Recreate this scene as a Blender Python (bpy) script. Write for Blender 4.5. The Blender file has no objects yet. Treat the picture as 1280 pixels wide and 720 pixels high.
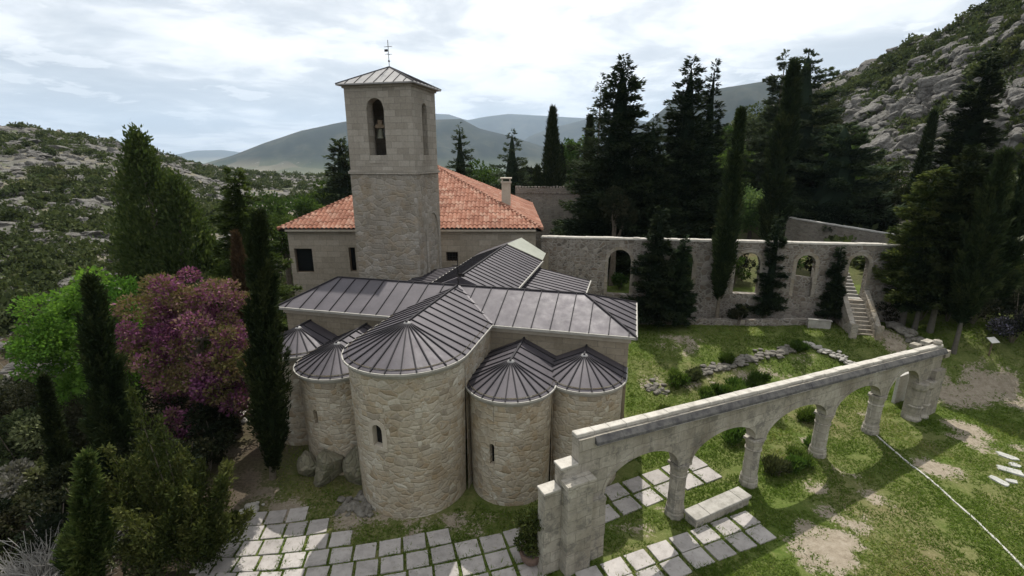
import bpy, math, random
import numpy as np
from mathutils import Vector, Matrix
R = math.radians
random.seed(7)
scene = bpy.context.scene
col = scene.collection

# ------------------------------------------------------------------ camera model (used for choosing real positions too)
F_PX, Y_HOR, CAM_Z = 600.0, 195.0, 15.0
PITCH = math.atan((360 - Y_HOR) / F_PX)
CP, SP = math.cos(PITCH), math.sin(PITCH)

def ray(px, py):
    a = (px - 640) / F_PX; b = (360 - py) / F_PX
    return (a, CP + b * SP, -SP + b * CP)
def on_plane(px, py, z=0.0):
    d = ray(px, py); t = (z - CAM_Z) / d[2]
    return (d[0] * t, d[1] * t, z)
def at_depth(px, py, Y):
    d = ray(px, py); t = Y / d[1]
    return (d[0] * t, Y, CAM_Z + d[2] * t)
def on_ground(px, py):
    z = 0.0
    for _ in range(12):
        p = on_plane(px, py, z); z = 0.5 * z + 0.5 * ground_z(p[0], p[1])
    p = on_plane(px, py, z)
    return (p[0], p[1], ground_z(p[0], p[1]))

# church frame
CH_O, CH_A = (-4.94, 19.82), R(14)
def church_uv(x, y):
    dx, dy = x - CH_O[0], y - CH_O[1]
    return dx * math.cos(CH_A) - dy * math.sin(CH_A), dx * math.sin(CH_A) + dy * math.cos(CH_A)
def church_xy(u, v):
    return CH_O[0] + u * math.cos(CH_A) + v * math.sin(CH_A), CH_O[1] - u * math.sin(CH_A) + v * math.cos(CH_A)

# ------------------------------------------------------------------ numpy noise
def _hash(ix, iy, s):
    h = (ix.astype(np.int64) * 374761393 + iy.astype(np.int64) * 668265263 + s * 982451653) & 0x7fffffff
    h = ((h ^ (h >> 13)) * 1274126177) & 0x7fffffff
    h = (h ^ (h >> 16)) & 0xffff
    return h / 65535.0
def vnoise(x, y, s=0):
    x = np.asarray(x, float); y = np.asarray(y, float)
    ix = np.floor(x); iy = np.floor(y); fx = x - ix; fy = y - iy
    fx = fx * fx * (3 - 2 * fx); fy = fy * fy * (3 - 2 * fy)
    a = _hash(ix, iy, s); b = _hash(ix + 1, iy, s); c = _hash(ix, iy + 1, s); d = _hash(ix + 1, iy + 1, s)
    return (a + (b - a) * fx) * (1 - fy) + (c + (d - c) * fx) * fy
def fbm(x, y, s=0, o=4):
    v = 0; amp = 0.5; tot = 0
    for k in range(o):
        v = v + amp * vnoise(x * 2 ** k, y * 2 ** k, s + k * 17); tot += amp; amp *= 0.5
    return v / tot
def sstep(x, a, b):
    t = np.clip((x - a) / (b - a), 0, 1); return t * t * (3 - 2 * t)

# ------------------------------------------------------------------ terrain heights
CREST = np.array([  # column on the horizon, crest row, crest distance
    (-3000, 60, 300), (-700, 110, 280), (-200, 140, 270), (0, 158, 270), (40, 158, 270), (75, 166, 270), (100, 169, 275), (150, 178, 285), (200, 191, 300), (250, 206, 330),
    (300, 214, 370), (350, 218, 400), (430, 220, 400), (640, 222, 400), (800, 216, 380), (860, 200, 330), (900, 182, 290), (940, 150, 255), (980, 118, 230), (1030, 98, 210),
    (1060, 84, 200), (1100, 66, 185), (1150, 42, 170), (1180, 17, 165), (1215, -3, 160), (1280, -50, 150), (1400, -110, 140), (1700, -190, 120), (4000, -260, 110)], float)
def elev_tan(px, py):
    a = (px - 640) / F_PX; b = (360 - py) / F_PX
    return (-SP + b * CP) / np.hypot(a, CP + b * SP)
MOUNT = [  # distance, width, crest points
    (3600, 800, [(120, 215), (250, 207), (290, 196), (330, 181), (380, 165), (434, 154), (500, 151), (545, 151), (578, 150), (600, 162), (640, 172), (690, 188), (760, 205), (900, 215)]),
    (6200, 1100, [(560, 215), (630, 200), (660, 172), (690, 160), (735, 149), (790, 150), (900, 170)]),
    (9500, 1700, [(380, 200), (470, 160), (541, 143), (562, 144), (585, 151), (605, 147), (635, 143), (690, 146), (735, 149), (800, 155), (900, 180)]),
    (13000, 1500, [(150, 203), (215, 195), (245, 189), (280, 188), (310, 192), (400, 196)]),
    (2600, 500, [(740, 205), (800, 160), (830, 133), (860, 119), (900, 111), (940, 104), (980, 102), (1010, 108), (1060, 130), (1200, 160)]),
]
def terrain_near(x, y):
    u, v = church_uv(x, y)
    rise = sstep(v, 6 + np.clip((u - 5) / 22, 0, 1) * 9.5, 21) * np.clip(1.35 + 0.07 * (u - 10.8), 0.5, 3.4)
    terr = sstep(v, 23.25, 23.7) * np.clip(1.5 + 0.02 * u, 1.0, 2.2) * sstep(u, 3.0, 4.0) * (1 - sstep(u, 30, 38))
    back = np.clip(v - 24, 0, 45) * 0.055 * sstep(u, 2, 16)
    low = -sstep(-u, 10, 26) * 1.3
    side = sstep(u, 30, 60) * 1.5
    return rise + terr + back + low + side
def terrain_far(x, y):
    x = np.asarray(x, float); y = np.asarray(y, float)
    r = np.hypot(x, y)
    yy = np.maximum(y, 0.02 * r + 1e-6)
    px = 640 + F_PX / CP * x / yy
    px = np.where(y <= 0.02 * r, np.where(x > 0, 4000, -3000), np.clip(px, -3000, 4000))
    cy = np.interp(px, CREST[:, 0], CREST[:, 1]); rc = np.interp(px, CREST[:, 0], CREST[:, 2])
    zc = CAM_Z + elev_tan(px, cy) * rc
    zn = terrain_near(x, y)
    t = np.clip((r - 50) / (rc - 50), 0, 1)
    h = zn * (1 - sstep(t, 0, 0.35)) + zc * t ** 1.04 * 1.0 + 2.0 * sstep(t, 0, .35) * (1 - t)
    steep = np.clip(np.abs(zc - 3) / 25, 0.25, 1.3) * sstep(t, 0.0, 0.22)
    n = (fbm(x / 34, y / 34, 3, 3) - .5) * 7 + (np.abs(fbm(x / 13, y / 13, 9, 3) - .5) - .12) * 7 + (fbm(x / 4.5, y / 4.5, 5, 2) - .5) * 1.7
    h = h + n * steep * (0.45 + 0.55 * (1 - t))
    # beyond the crest the land drops to the valley
    s = np.clip((r - rc) / 1100, 0, 1)
    valley = -115 + 18 * fbm(x / 900, y / 900, 21, 3)
    h = h + (valley - h) * (s * s * (3 - 2 * s)) * (r > rc) + np.where(r > rc, -np.clip(r - rc, 0, 300) * 0.12 * (1 - s), 0)
    m = np.zeros_like(h)
    for d, w, pts in MOUNT:
        P_ = np.array(pts, float)
        my = np.interp(px, P_[:, 0], P_[:, 1], left=230, right=230)
        zk = CAM_Z + elev_tan(px, my) * d
        g = np.exp(-((r - d) / w) ** 2)
        spur = 1 - 0.55 * (1 - g ** 2) * np.abs(fbm(x / (w * .45), y / (w * .45), int(d), 5) - .5) * 4
        m = np.maximum(m, (zk + 115) * g * spur)
    return h + np.where(r > 700, m, 0)
NX0, NX1, NY0, NY1 = -44.0, 62.0, 3.0, 70.0
def ground_arr(x, y):
    x = np.asarray(x, float); y = np.asarray(y, float)
    inb = np.minimum(np.minimum(x - NX0, NX1 - x), np.minimum(y - NY0, NY1 - y))
    k = sstep(inb, 0.0, 9.0)
    small = (fbm(x / 1.7, y / 1.7, 31, 3) - .5) * 0.10
    return (terrain_near(x, y) + small) * k + terrain_far(x, y) * (1 - k)
def ground_z(x, y):
    return float(ground_arr(np.array([x]), np.array([y]))[0])

# ------------------------------------------------------------------ tags
def tag(o, label=None, cat=None, group=None, kind=None):
    if label: o['label'] = label
    if cat: o['category'] = cat
    if group: o['group'] = group
    if kind: o['kind'] = kind
    return o
def empty(name, loc, rz=0.0):
    o = bpy.data.objects.new(name, None); col.objects.link(o)
    o.location = loc; o.rotation_euler = (0, 0, rz); o.empty_display_size = 0.3
    return o
def link(name, me, parent=None, loc=(0, 0, 0), rz=0.0):
    o = bpy.data.objects.new(name, me); col.objects.link(o)
    o.location = loc; o.rotation_euler = (0, 0, rz)
    if parent is not None: o.parent = parent
    return o
def copy_tree(o, parent=None):
    c = o.copy(); col.objects.link(c)
    if parent is not None: c.parent = parent
    for ch in list(o.children): copy_tree(ch, c)
    return c

# ------------------------------------------------------------------ materials
class NT:
    def __init__(self, name):
        m = bpy.data.materials.new(name); m.use_nodes = True
        self.m = m; self.t = m.node_tree; self.n = self.t.nodes; self.n.clear()
        self.out = self.n.new('ShaderNodeOutputMaterial')
    def new(self, t, **kw):
        n = self.n.new('ShaderNode' + t)
        for k, v in kw.items(): setattr(n, k, v)
        return n
    def l(self, a, b): self.t.links.new(a, b)
    def noise(self, vec, scale, detail=4, rough=0.55, dist=0.0):
        n = self.new('TexNoise'); n.inputs['Scale'].default_value = scale; n.inputs['Detail'].default_value = detail
        n.inputs['Roughness'].default_value = rough; n.inputs['Distortion'].default_value = dist
        if vec is not None: self.l(vec, n.inputs['Vector'])
        return n.outputs['Fac']
    def ramp(self, fac, stops, interp='LINEAR'):
        r = self.new('ValToRGB'); r.color_ramp.interpolation = interp
        e = r.color_ramp.elements
        while len(e) < len(stops): e.new(0.5)
        for k, (p, c) in enumerate(stops):
            e[k].position = p
            e[k].color = (c, c, c, 1) if isinstance(c, (int, float)) else (c[0], c[1], c[2], 1)
        self.l(fac, r.inputs['Fac']); return r.outputs['Color']
    def mix(self, fac, a, b, blend='MIX'):
        m = self.new('Mix', data_type='RGBA', blend_type=blend)
        for sock, v in ((m.inputs[0], fac), (m.inputs[6], a), (m.inputs[7], b)):
            if hasattr(v, 'is_linked'): self.l(v, sock)
            elif isinstance(v, (int, float)): sock.default_value = v
            else: sock.default_value = (v[0], v[1], v[2], 1)
        return m.outputs[2]
    def math(self, op, a, b=0.0, clamp=False):
        m = self.new('Math', operation=op); m.use_clamp = clamp
        for k, v in ((0, a), (1, b)):
            if hasattr(v, 'is_linked'): self.l(v, m.inputs[k])
            else: m.inputs[k].default_value = v
        return m.outputs[0]
    def mapping(self, vec, scale=(1, 1, 1), loc=(0, 0, 0), rot=(0, 0, 0)):
        m = self.new('Mapping'); m.inputs['Scale'].default_value = scale; m.inputs['Location'].default_value = loc; m.inputs['Rotation'].default_value = rot
        self.l(vec, m.inputs['Vector']); return m.outputs['Vector']
    def coord(self, which='Object'):
        return self.new('TexCoord').outputs[which]
    def attr(self, name):
        return self.new('Attribute', attribute_name=name).outputs['Fac']
    def bump(self, h, strength=0.5, dist=0.05):
        b = self.new('Bump'); b.inputs['Strength'].default_value = strength; b.inputs['Distance'].default_value = dist
        self.l(h, b.inputs['Height']); return b.outputs['Normal']
    def surf(self, color, rough=0.8, normal=None, metal=0.0, spec=0.3):
        p = self.new('BsdfPrincipled')
        for k, v in (('Base Color', color), ('Roughness', rough), ('Metallic', metal), ('Specular IOR Level', spec)):
            if hasattr(v, 'is_linked'): self.l(v, p.inputs[k])
            elif isinstance(v, (int, float)): p.inputs[k].default_value = v
            else: p.inputs[k].default_value = (v[0], v[1], v[2], 1)
        if normal is not None: self.l(normal, p.inputs['Normal'])
        self.l(p.outputs[0], self.out.inputs[0]); return self.m

def mat_rubble(name, pal, mortar, scale=(2.2, 3.6), warp=0.12, bump=0.6, edge=0.06, stain=(0.35, 0.33, 0.30), stain_amt=0.4, rand=0.85, moss=None):
    n = NT(name); uv = n.coord('UV'); ob = n.coord('Object')
    nz = n.new('TexNoise'); nz.inputs['Scale'].default_value = 1.6; nz.inputs['Detail'].default_value = 3; n.l(uv, nz.inputs['Vector'])
    sub = n.new('VectorMath', operation='SUBTRACT'); n.l(nz.outputs['Color'], sub.inputs[0]); sub.inputs[1].default_value = (.5, .5, .5)
    scl = n.new('VectorMath', operation='SCALE'); n.l(sub.outputs[0], scl.inputs[0]); scl.inputs['Scale'].default_value = warp * 2
    add = n.new('VectorMath', operation='ADD'); n.l(uv, add.inputs[0]); n.l(scl.outputs[0], add.inputs[1])
    mp = n.mapping(add.outputs[0], (scale[0], scale[1], 1))
    def cells(vec, sc):
        v1 = n.new('TexVoronoi', voronoi_dimensions='2D'); v1.inputs['Scale'].default_value = sc; v1.inputs['Randomness'].default_value = rand; n.l(vec, v1.inputs['Vector'])
        v2 = n.new('TexVoronoi', voronoi_dimensions='2D', feature='DISTANCE_TO_EDGE'); v2.inputs['Scale'].default_value = sc; v2.inputs['Randomness'].default_value = rand; n.l(vec, v2.inputs['Vector'])
        return v1.outputs['Color'], v2.outputs['Distance']
    ca, ea = cells(mp, 1.0); cb_, eb = cells(mp, 1.9); pick = n.ramp(n.noise(uv, .9, 2, .5), [(.49, 0), (.51, 1)])
    cc = n.mix(pick, ca, cb_); em = n.new('Mix'); n.l(pick, em.inputs[0]); n.l(ea, em.inputs[2]); n.l(n.math('MULTIPLY', eb, .8), em.inputs[3]); ed = em.outputs[0]
    sep = n.new('SeparateColor'); n.l(cc, sep.inputs[0])
    base = n.ramp(sep.outputs[0], [(k / (len(pal) - 1), c) for k, c in enumerate(pal)])
    fine = n.noise(ob, 9, 5, .65)
    base = n.mix(0.5, base, n.ramp(fine, [(0.25, .35), (0.75, 1.0)]), 'MULTIPLY')
    base = n.mix(n.math('MULTIPLY', sep.outputs[1], 0.35), base, (1.0, .96, .88), 'SOFT_LIGHT')
    mm = n.ramp(ed, [(0.0, 1), (edge, 1), (edge * 2.2, 0)])
    patch = n.ramp(n.noise(ob, 0.9, 3, .6), [(.35, .35), (.6, 1)])
    c = n.mix(n.mix(1.0, mm, patch, 'MULTIPLY'), base, mortar)
    st = n.ramp(n.noise(n.mapping(ob, (1, 1, .45)), .55, 5, .65), [(.42, 0), (.68, 1)])
    c = n.mix(n.math('MULTIPLY', st, stain_amt), c, stain, 'MULTIPLY')
    if moss:
        ms = n.ramp(n.noise(ob, .8, 5, .7), [(.52, 0), (.66, 1)])
        c = n.mix(n.math('MULTIPLY', ms, .55), c, moss)
    hgt = n.math('ADD', n.math('MULTIPLY', n.ramp(ed, [(0, 0), (.13, 1)]), .7), n.math('MULTIPLY', fine, .5))
    return n.surf(c, .9, n.bump(hgt, bump, .07), spec=.15)

def mat_coursed(name, pal, mortar, w=.5, h=.24, warp=.06, bump=.6, joint=.018, stain=(.55, .5, .43), stain_amt=.5, mort_amt=.7):
    """roughly coursed masonry: rows of uneven blocks, some split into smaller stones, every block its own tint"""
    n = NT(name); uv = n.coord('UV'); ob = n.coord('Object')
    def warped(sc, amt, src):
        nz = n.new('TexNoise'); nz.inputs['Scale'].default_value = sc; nz.inputs['Detail'].default_value = 2; n.l(uv, nz.inputs['Vector'])
        sub = n.new('VectorMath', operation='SUBTRACT'); n.l(nz.outputs['Color'], sub.inputs[0]); sub.inputs[1].default_value = (.5, .5, .5)
        scl = n.new('VectorMath', operation='SCALE'); n.l(sub.outputs[0], scl.inputs[0]); scl.inputs['Scale'].default_value = amt * 2
        add = n.new('VectorMath', operation='ADD'); n.l(src, add.inputs[0]); n.l(scl.outputs[0], add.inputs[1]); return add.outputs[0]
    p = warped(.8, warp * 2.6, uv); p = warped(3.2, warp * .9, p)
    sp = n.new('SeparateXYZ'); n.l(p, sp.inputs[0])
    def blocks(w, h, seed):
        y = n.math('DIVIDE', sp.outputs[1], h); row = n.math('FLOOR', y); fy = n.math('FRACT', y)
        w1 = n.new('TexWhiteNoise', noise_dimensions='1D'); n.l(n.math('ADD', row, seed), w1.inputs['W']); r = w1.outputs['Value']
        x = n.math('ADD', n.math('MULTIPLY', n.math('DIVIDE', sp.outputs[0], w), n.math('ADD', n.math('MULTIPLY', r, .8), .65)), n.math('MULTIPLY', r, 37.0))
        # uneven widths: bend the running coordinate
        x = n.math('ADD', x, n.math('MULTIPLY', n.math('SINE', n.math('MULTIPLY', x, 2.3)), .27))
        cx = n.math('FLOOR', x); fx = n.math('FRACT', x)
        cb = n.new('CombineXYZ'); n.l(cx, cb.inputs[0]); n.l(row, cb.inputs[1]); cb.inputs[2].default_value = seed
        w2 = n.new('TexWhiteNoise', noise_dimensions='3D'); n.l(cb.outputs[0], w2.inputs['Vector'])
        ex = n.math('MULTIPLY', n.math('MINIMUM', fx, n.math('SUBTRACT', 1.0, fx)), w); ey = n.math('MULTIPLY', n.math('MINIMUM', fy, n.math('SUBTRACT', 1.0, fy)), h)
        return w2.outputs['Color'], n.math('MINIMUM', ex, ey)
    ca, ea = blocks(w, h, 3.0)
    pv = n.mapping(p, (1.15 / w, .95 / h, 1)); v1 = n.new('TexVoronoi', voronoi_dimensions='2D'); v1.inputs['Scale'].default_value = 1; n.l(pv, v1.inputs['Vector']); v2 = n.new('TexVoronoi', voronoi_dimensions='2D', feature='DISTANCE_TO_EDGE'); v2.inputs['Scale'].default_value = 1; n.l(pv, v2.inputs['Vector'])
    cb_, eb = v1.outputs['Color'], n.math('MULTIPLY', v2.outputs['Distance'], h * .8)
    pick = n.ramp(n.noise(uv, .75, 3, .6), [(.46, 0), (.475, 1)])
    cc = n.mix(pick, ca, cb_); em = n.new('Mix'); n.l(pick, em.inputs[0]); n.l(ea, em.inputs[2]); n.l(eb, em.inputs[3]); ed = n.math('ADD', em.outputs[0], n.math('MULTIPLY', n.math('SUBTRACT', n.noise(uv, 9, 3, .6), .5), joint * 1.6))
    sep = n.new('SeparateColor'); n.l(cc, sep.inputs[0])
    base = n.ramp(sep.outputs[0], [(k / (len(pal) - 1), c) for k, c in enumerate(pal)])
    fine = n.noise(ob, 8, 6, .7)
    c = n.mix(.6, base, n.ramp(fine, [(.25, .45), (.75, 1.05)]), 'MULTIPLY')
    mm = n.ramp(ed, [(0, 1), (joint * .5, 1), (joint * 1.3, 0)]); mm = n.mix(1.0, mm, n.ramp(n.noise(ob, 1.1, 3, .6), [(.35, mort_amt * .35), (.65, mort_amt)]), 'MULTIPLY')
    c = n.mix(mm, c, mortar)
    st = n.ramp(n.noise(n.mapping(ob, (1, 1, .35)), .55, 6, .68), [(.42, 0), (.66, 1)]); c = n.mix(n.math('MULTIPLY', st, stain_amt), c, stain, 'MULTIPLY')
    oc = n.ramp(n.noise(ob, .8, 5, .7), [(.5, 0), (.68, .4)]); c = n.mix(oc, c, (.30, .215, .12))
    hg = n.math('ADD', n.math('MULTIPLY', n.ramp(ed, [(0, 0), (joint * 2.5, 1)]), .7), n.math('ADD', n.math('MULTIPLY', fine, .5), n.math('MULTIPLY', sep.outputs[2], .3)))
    return n.surf(c, .92, n.bump(hg, bump, .06), spec=.12)

def mat_ashlar(name, c1, c2, mortar, w=.75, h=.36, msize=.012, bump=.35, stain=(0.4, .38, .35), stain_amt=.35, warp=.02, lichen=None, lichen_amt=.5):
    n = NT(name); uv = n.coord('UV'); ob = n.coord('Object')
    nz = n.new('TexNoise'); nz.inputs['Scale'].default_value = 2.2; n.l(uv, nz.inputs['Vector'])
    sub = n.new('VectorMath', operation='SUBTRACT'); n.l(nz.outputs['Color'], sub.inputs[0]); sub.inputs[1].default_value = (.5, .5, .5)
    scl = n.new('VectorMath', operation='SCALE'); n.l(sub.outputs[0], scl.inputs[0]); scl.inputs['Scale'].default_value = warp * 2
    add = n.new('VectorMath', operation='ADD'); n.l(uv, add.inputs[0]); n.l(scl.outputs[0], add.inputs[1])
    b = n.new('TexBrick'); n.l(add.outputs[0], b.inputs['Vector'])
    b.inputs['Scale'].default_value = 1; b.inputs['Brick Width'].default_value = w; b.inputs['Row Height'].default_value = h
    b.inputs['Mortar Size'].default_value = msize; b.inputs['Mortar Smooth'].default_value = .3; b.inputs['Bias'].default_value = 0
    b.inputs['Color1'].default_value = (*c1, 1); b.inputs['Color2'].default_value = (*c2, 1); b.inputs['Mortar'].default_value = (*mortar, 1)
    fine = n.noise(ob, 7, 6, .7)
    c = n.mix(.6, b.outputs['Color'], n.ramp(fine, [(.25, .45), (.75, 1.0)]), 'MULTIPLY')
    st = n.ramp(n.noise(n.mapping(ob, (1, 1, .35)), .5, 6, .68), [(.4, 0), (.7, 1)])
    c = n.mix(n.math('MULTIPLY', st, stain_amt), c, stain, 'MULTIPLY')
    if lichen:
        ls = n.ramp(n.noise(ob, 1.6, 6, .75), [(.52, 0), (.62, 1)])
        c = n.mix(n.math('MULTIPLY', ls, lichen_amt), c, lichen)
    hgt = n.math('ADD', n.math('MULTIPLY', b.outputs['Fac'], -.8), n.math('MULTIPLY', fine, .6))
    return n.surf(c, .9, n.bump(hgt, bump, .05), spec=.15)

def mat_plain(name, pal, scale=3, rough=.85, bump=.3, metal=0.0, spec=.25, coord='Object', detail=5, bscale=None):
    n = NT(name); ob = n.coord(coord)
    f = n.noise(ob, scale, detail, .65)
    c = n.ramp(f, [(0.25 + .5 * k / max(1, len(pal) - 1), p) for k, p in enumerate(pal)])
    nm = n.bump(n.noise(ob, bscale or scale * 4, 4, .7), bump, .03) if bump else None
    return n.surf(c, rough, nm, metal, spec)

def mat_leaf(name, stops, trans=.3, rough=.8, tint=1.25, k=1.0):
    stops = [(p, tuple(q * k for q in c)) for p, c in stops]
    n = NT(name); r = n.attr('rnd')
    oi = n.new('ObjectInfo')
    c = n.ramp(r, stops)
    hs = n.new('HueSaturation'); n.l(c, hs.inputs['Color'])
    n.l(n.math('ADD', n.math('MULTIPLY', oi.outputs['Random'], .36), .82), hs.inputs['Value'])
    n.l(n.math('ADD', n.math('MULTIPLY', oi.outputs['Random'], .03), .485), hs.inputs['Hue'])
    d = n.new('BsdfPrincipled'); n.l(hs.outputs[0], d.inputs['Base Color']); d.inputs['Roughness'].default_value = rough; d.inputs['Specular IOR Level'].default_value = .04
    t = n.new('BsdfTranslucent'); n.l(n.mix(1.0, hs.outputs[0], (tint, tint * 1.05, tint * .6), 'MULTIPLY'), t.inputs['Color'])
    ms = n.new('MixShader'); ms.inputs[0].default_value = trans; n.l(d.outputs[0], ms.inputs[1]); n.l(t.outputs[0], ms.inputs[2])
    n.l(ms.outputs[0], n.out.inputs[0]); return n.m

M = {}
M['apse'] = mat_coursed('apse_masonry', [(.34, .275, .19), (.46, .405, .315), (.52, .47, .385), (.40, .325, .225), (.58, .545, .465), (.46, .41, .325), (.33, .29, .23), (.50, .455, .375), (.43, .385, .31)], (.45, .41, .335), .46, .25, .08, .65, .016, mort_amt=.55)
M['transept'] = mat_ashlar('transept_ashlar', (.36, .31, .235), (.27, .23, .17), (.24, .21, .165), .85, .34, .014, .45, (.5, .46, .4), .4)
M['tower_low'] = mat_coursed('tower_masonry', [(.25, .225, .185), (.36, .33, .285), (.30, .27, .225), (.41, .38, .335), (.27, .235, .18), (.37, .335, .285)], (.35, .33, .29), .7, .36, .10, .65, .02, mort_amt=.55)
M['tower_top'] = mat_ashlar('tower_ashlar', (.43, .395, .34), (.31, .28, .235), (.25, .23, .195), .85, .42, .014, .45, (.58, .55, .5), .45)
M['house'] = mat_ashlar('house_ashlar', (.44, .39, .32), (.335, .295, .235), (.27, .24, .19), 1.1, .5, .016, .35, (.62, .58, .5), .3)
M['ruin'] = mat_rubble('ruin_rubble', [(.10, .088, .075), (.23, .205, .18), (.16, .13, .105), (.31, .285, .255), (.19, .165, .14)], (.33, .31, .28), (2.0, 2.6), .12, .9, .07, (.5, .47, .43), .5)  # rubble tones lowered to paint in the shade of the firs
M['ruin_dark'] = mat_rubble('upper_wall_rubble', [(.17, .15, .13), (.25, .23, .20), (.21, .19, .16), (.28, .255, .225)], (.24, .22, .20), (2.2, 4.0), .1, .5, .04)
M['arcade'] = mat_ashlar('arcade_limestone', (.50, .465, .40), (.40, .37, .315), (.29, .265, .225), .8, .48, .012, .6, (.42, .39, .34), .85, .07, (.12, .115, .105), .65)
M['coping'] = mat_plain('coping_limestone', [(.25, .235, .205), (.42, .395, .35), (.50, .475, .425)], 2.2, .9, .6)
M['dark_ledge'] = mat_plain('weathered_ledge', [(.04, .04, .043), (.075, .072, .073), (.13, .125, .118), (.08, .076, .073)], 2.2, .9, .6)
def mat_slab():
    n = NT('paving_stone'); oi = n.new('ObjectInfo'); gm = n.new('NewGeometry').outputs['Position']
    c = n.ramp(n.noise(gm, 1.8, 6, .7), [(.3, (.27, .25, .235)), (.5, (.37, .345, .325)), (.72, (.44, .41, .385))])
    c = n.mix(1.0, c, n.ramp(oi.outputs['Random'], [(0, .78), (1, 1.0)]), 'MULTIPLY')
    c = n.mix(n.ramp(n.noise(gm, 4.5, 6, .75), [(.56, 0), (.68, .55)]), c, (.17, .155, .12))
    return n.surf(c, .9, n.bump(n.noise(gm, 18, 4, .7), .35, .02), spec=.15)
M['slab'] = mat_slab()
M['bench'] = mat_plain('bench_stone', [(.19, .18, .155), (.31, .295, .265), (.39, .37, .335)], 2.4, .9, .5)
M['rock'] = mat_plain('granite_rock', [(.060, .057, .052), (.13, .124, .113), (.20, .192, .178), (.145, .130, .105)], .55, .95, .9, bscale=2.4)
M['rubble_stone'] = mat_plain('loose_stone', [(.085, .078, .065), (.145, .134, .115), (.22, .208, .18)], 4, .92, .5)
M['buttress'] = mat_rubble('mossy_buttress', [(.19, .18, .13), (.25, .23, .17), (.17, .165, .12), (.28, .26, .20)], (.22, .21, .16), (1.2, 1.6), .25, .8, .04, moss=(.11, .13, .065))
M['white_stone'] = mat_plain('white_stone', [(.27, .27, .25), (.44, .44, .41)], 4, .85, .4)
M['white_edge'] = mat_plain('white_edging', [(.32, .305, .28), (.52, .51, .48)], 7, .85, .3)
M['opening'] = mat_plain('dark_interior', [(.012, .011, .010), (.02, .018, .016)], 2, .9, 0)
M['glass'] = NT('window_glass').surf((.008, .009, .010), .25, None, 0, .25)
M['iron'] = mat_plain('dark_iron', [(.02, .02, .02), (.035, .03, .028)], 5, .6, .2, metal=.6)
M['bronze'] = mat_plain('bell_bronze', [(.07, .075, .06), (.12, .115, .08)], 5, .5, .2, metal=.7)
M['wood'] = mat_plain('old_wood', [(.10, .075, .05), (.17, .13, .09)], 4, .85, .4)
M['surround'] = mat_plain('window_surround', [(.34, .30, .24), (.46, .41, .34)], 3, .88, .4)
M['gutter'] = mat_plain('pale_zinc_gutter', [(.24, .23, .205), (.36, .345, .31)], 2.5, .75, .1, metal=.0, spec=.4)
M['bark'] = mat_plain('bark', [(.07, .055, .04), (.13, .11, .085), (.18, .155, .125)], 5, .95, .8)
M['pale_bark'] = mat_plain('pale_bark', [(.07, .063, .053), (.13, .118, .10)], 5, .95, .6)
M['twig'] = mat_plain('bare_twig', [(.20, .19, .175), (.33, .32, .30)], 4, .95, 0)
M['pot'] = mat_plain('clay_pot', [(.13, .085, .07), (.19, .13, .105)], 4, .8, .3)
M['chimney'] = mat_plain('chimney_render', [(.36, .32, .26), (.48, .43, .36)], 2.5, .9, .3)
M['pale_roof'] = mat_plain('pale_metal_roof', [(.22, .23, .19), (.29, .30, .255)], 1.5, .55, .1)
M['sign_face'] = mat_plain('sign_face', [(.55, .54, .5), (.68, .67, .63)], 3, .5, 0)

def mat_rock(name, k=1.0):
    n = NT(name); ob = n.coord('Object'); gm = n.new('NewGeometry').outputs['Position']
    f = n.noise(gm, .55, 6, .7); g2 = n.noise(gm, 3.0, 6, .75)
    c = n.ramp(n.math('ADD', n.math('MULTIPLY', f, .55), n.math('MULTIPLY', g2, .45)), [(.3, (.045 * k, .042 * k, .038 * k)), (.45, (.12 * k, .113 * k, .102 * k)), (.58, (.19 * k, .182 * k, .168 * k)), (.72, (.27 * k, .26 * k, .24 * k))])
    c = n.mix(n.ramp(n.noise(gm, .9, 5, .7), [(.54, 0), (.68, .4)]), c, (.11 * k, .11 * k, .075 * k))
    vo = n.new('TexVoronoi', feature='DISTANCE_TO_EDGE'); vo.inputs['Scale'].default_value = .55
    nz_ = n.new('TexNoise'); nz_.inputs['Scale'].default_value = .8; n.l(gm, nz_.inputs['Vector']); ad = n.new('VectorMath', operation='ADD'); n.l(gm, ad.inputs[0]); n.l(nz_.outputs['Color'], ad.inputs[1]); n.l(ad.outputs[0], vo.inputs['Vector'])
    cr = n.ramp(vo.outputs['Distance'], [(0, 0), (.05, 1)])
    h = n.math('ADD', n.math('MULTIPLY', cr, .5), n.math('ADD', g2, n.math('MULTIPLY', f, 1.0)))
    return n.surf(c, .95, n.bump(h, 1.0, .28), spec=.1)
M['rock'] = mat_rock('granite_rock', 1.1)
def mat_metal_roof(name, base, dark):
    n = NT(name); ob = n.coord('Object')
    f = n.noise(ob, 1.1, 5, .6); g = n.noise(n.mapping(ob, (6, 6, 1)), 1.0, 4, .6)
    c = n.ramp(f, [(.3, dark), (.7, base)])
    c = n.mix(.35, c, n.ramp(g, [(.3, .55), (.7, 1)]), 'MULTIPLY')
    rg = n.ramp(n.noise(ob, 2.2, 4, .6), [(.3, .52), (.7, .66)])
    return n.surf(c, rg, n.bump(f, .04, .02), .2, .4)
M['metal'] = mat_metal_roof('dark_zinc_roof', (.090, .080, .090), (.056, .050, .058))
M['seam'] = NT('standing_seam').surf((.030, .028, .031), .75, None, 0, .15)
M['tower_roof'] = mat_metal_roof('tower_zinc_roof', (.33, .32, .31), (.24, .235, .23))

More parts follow.
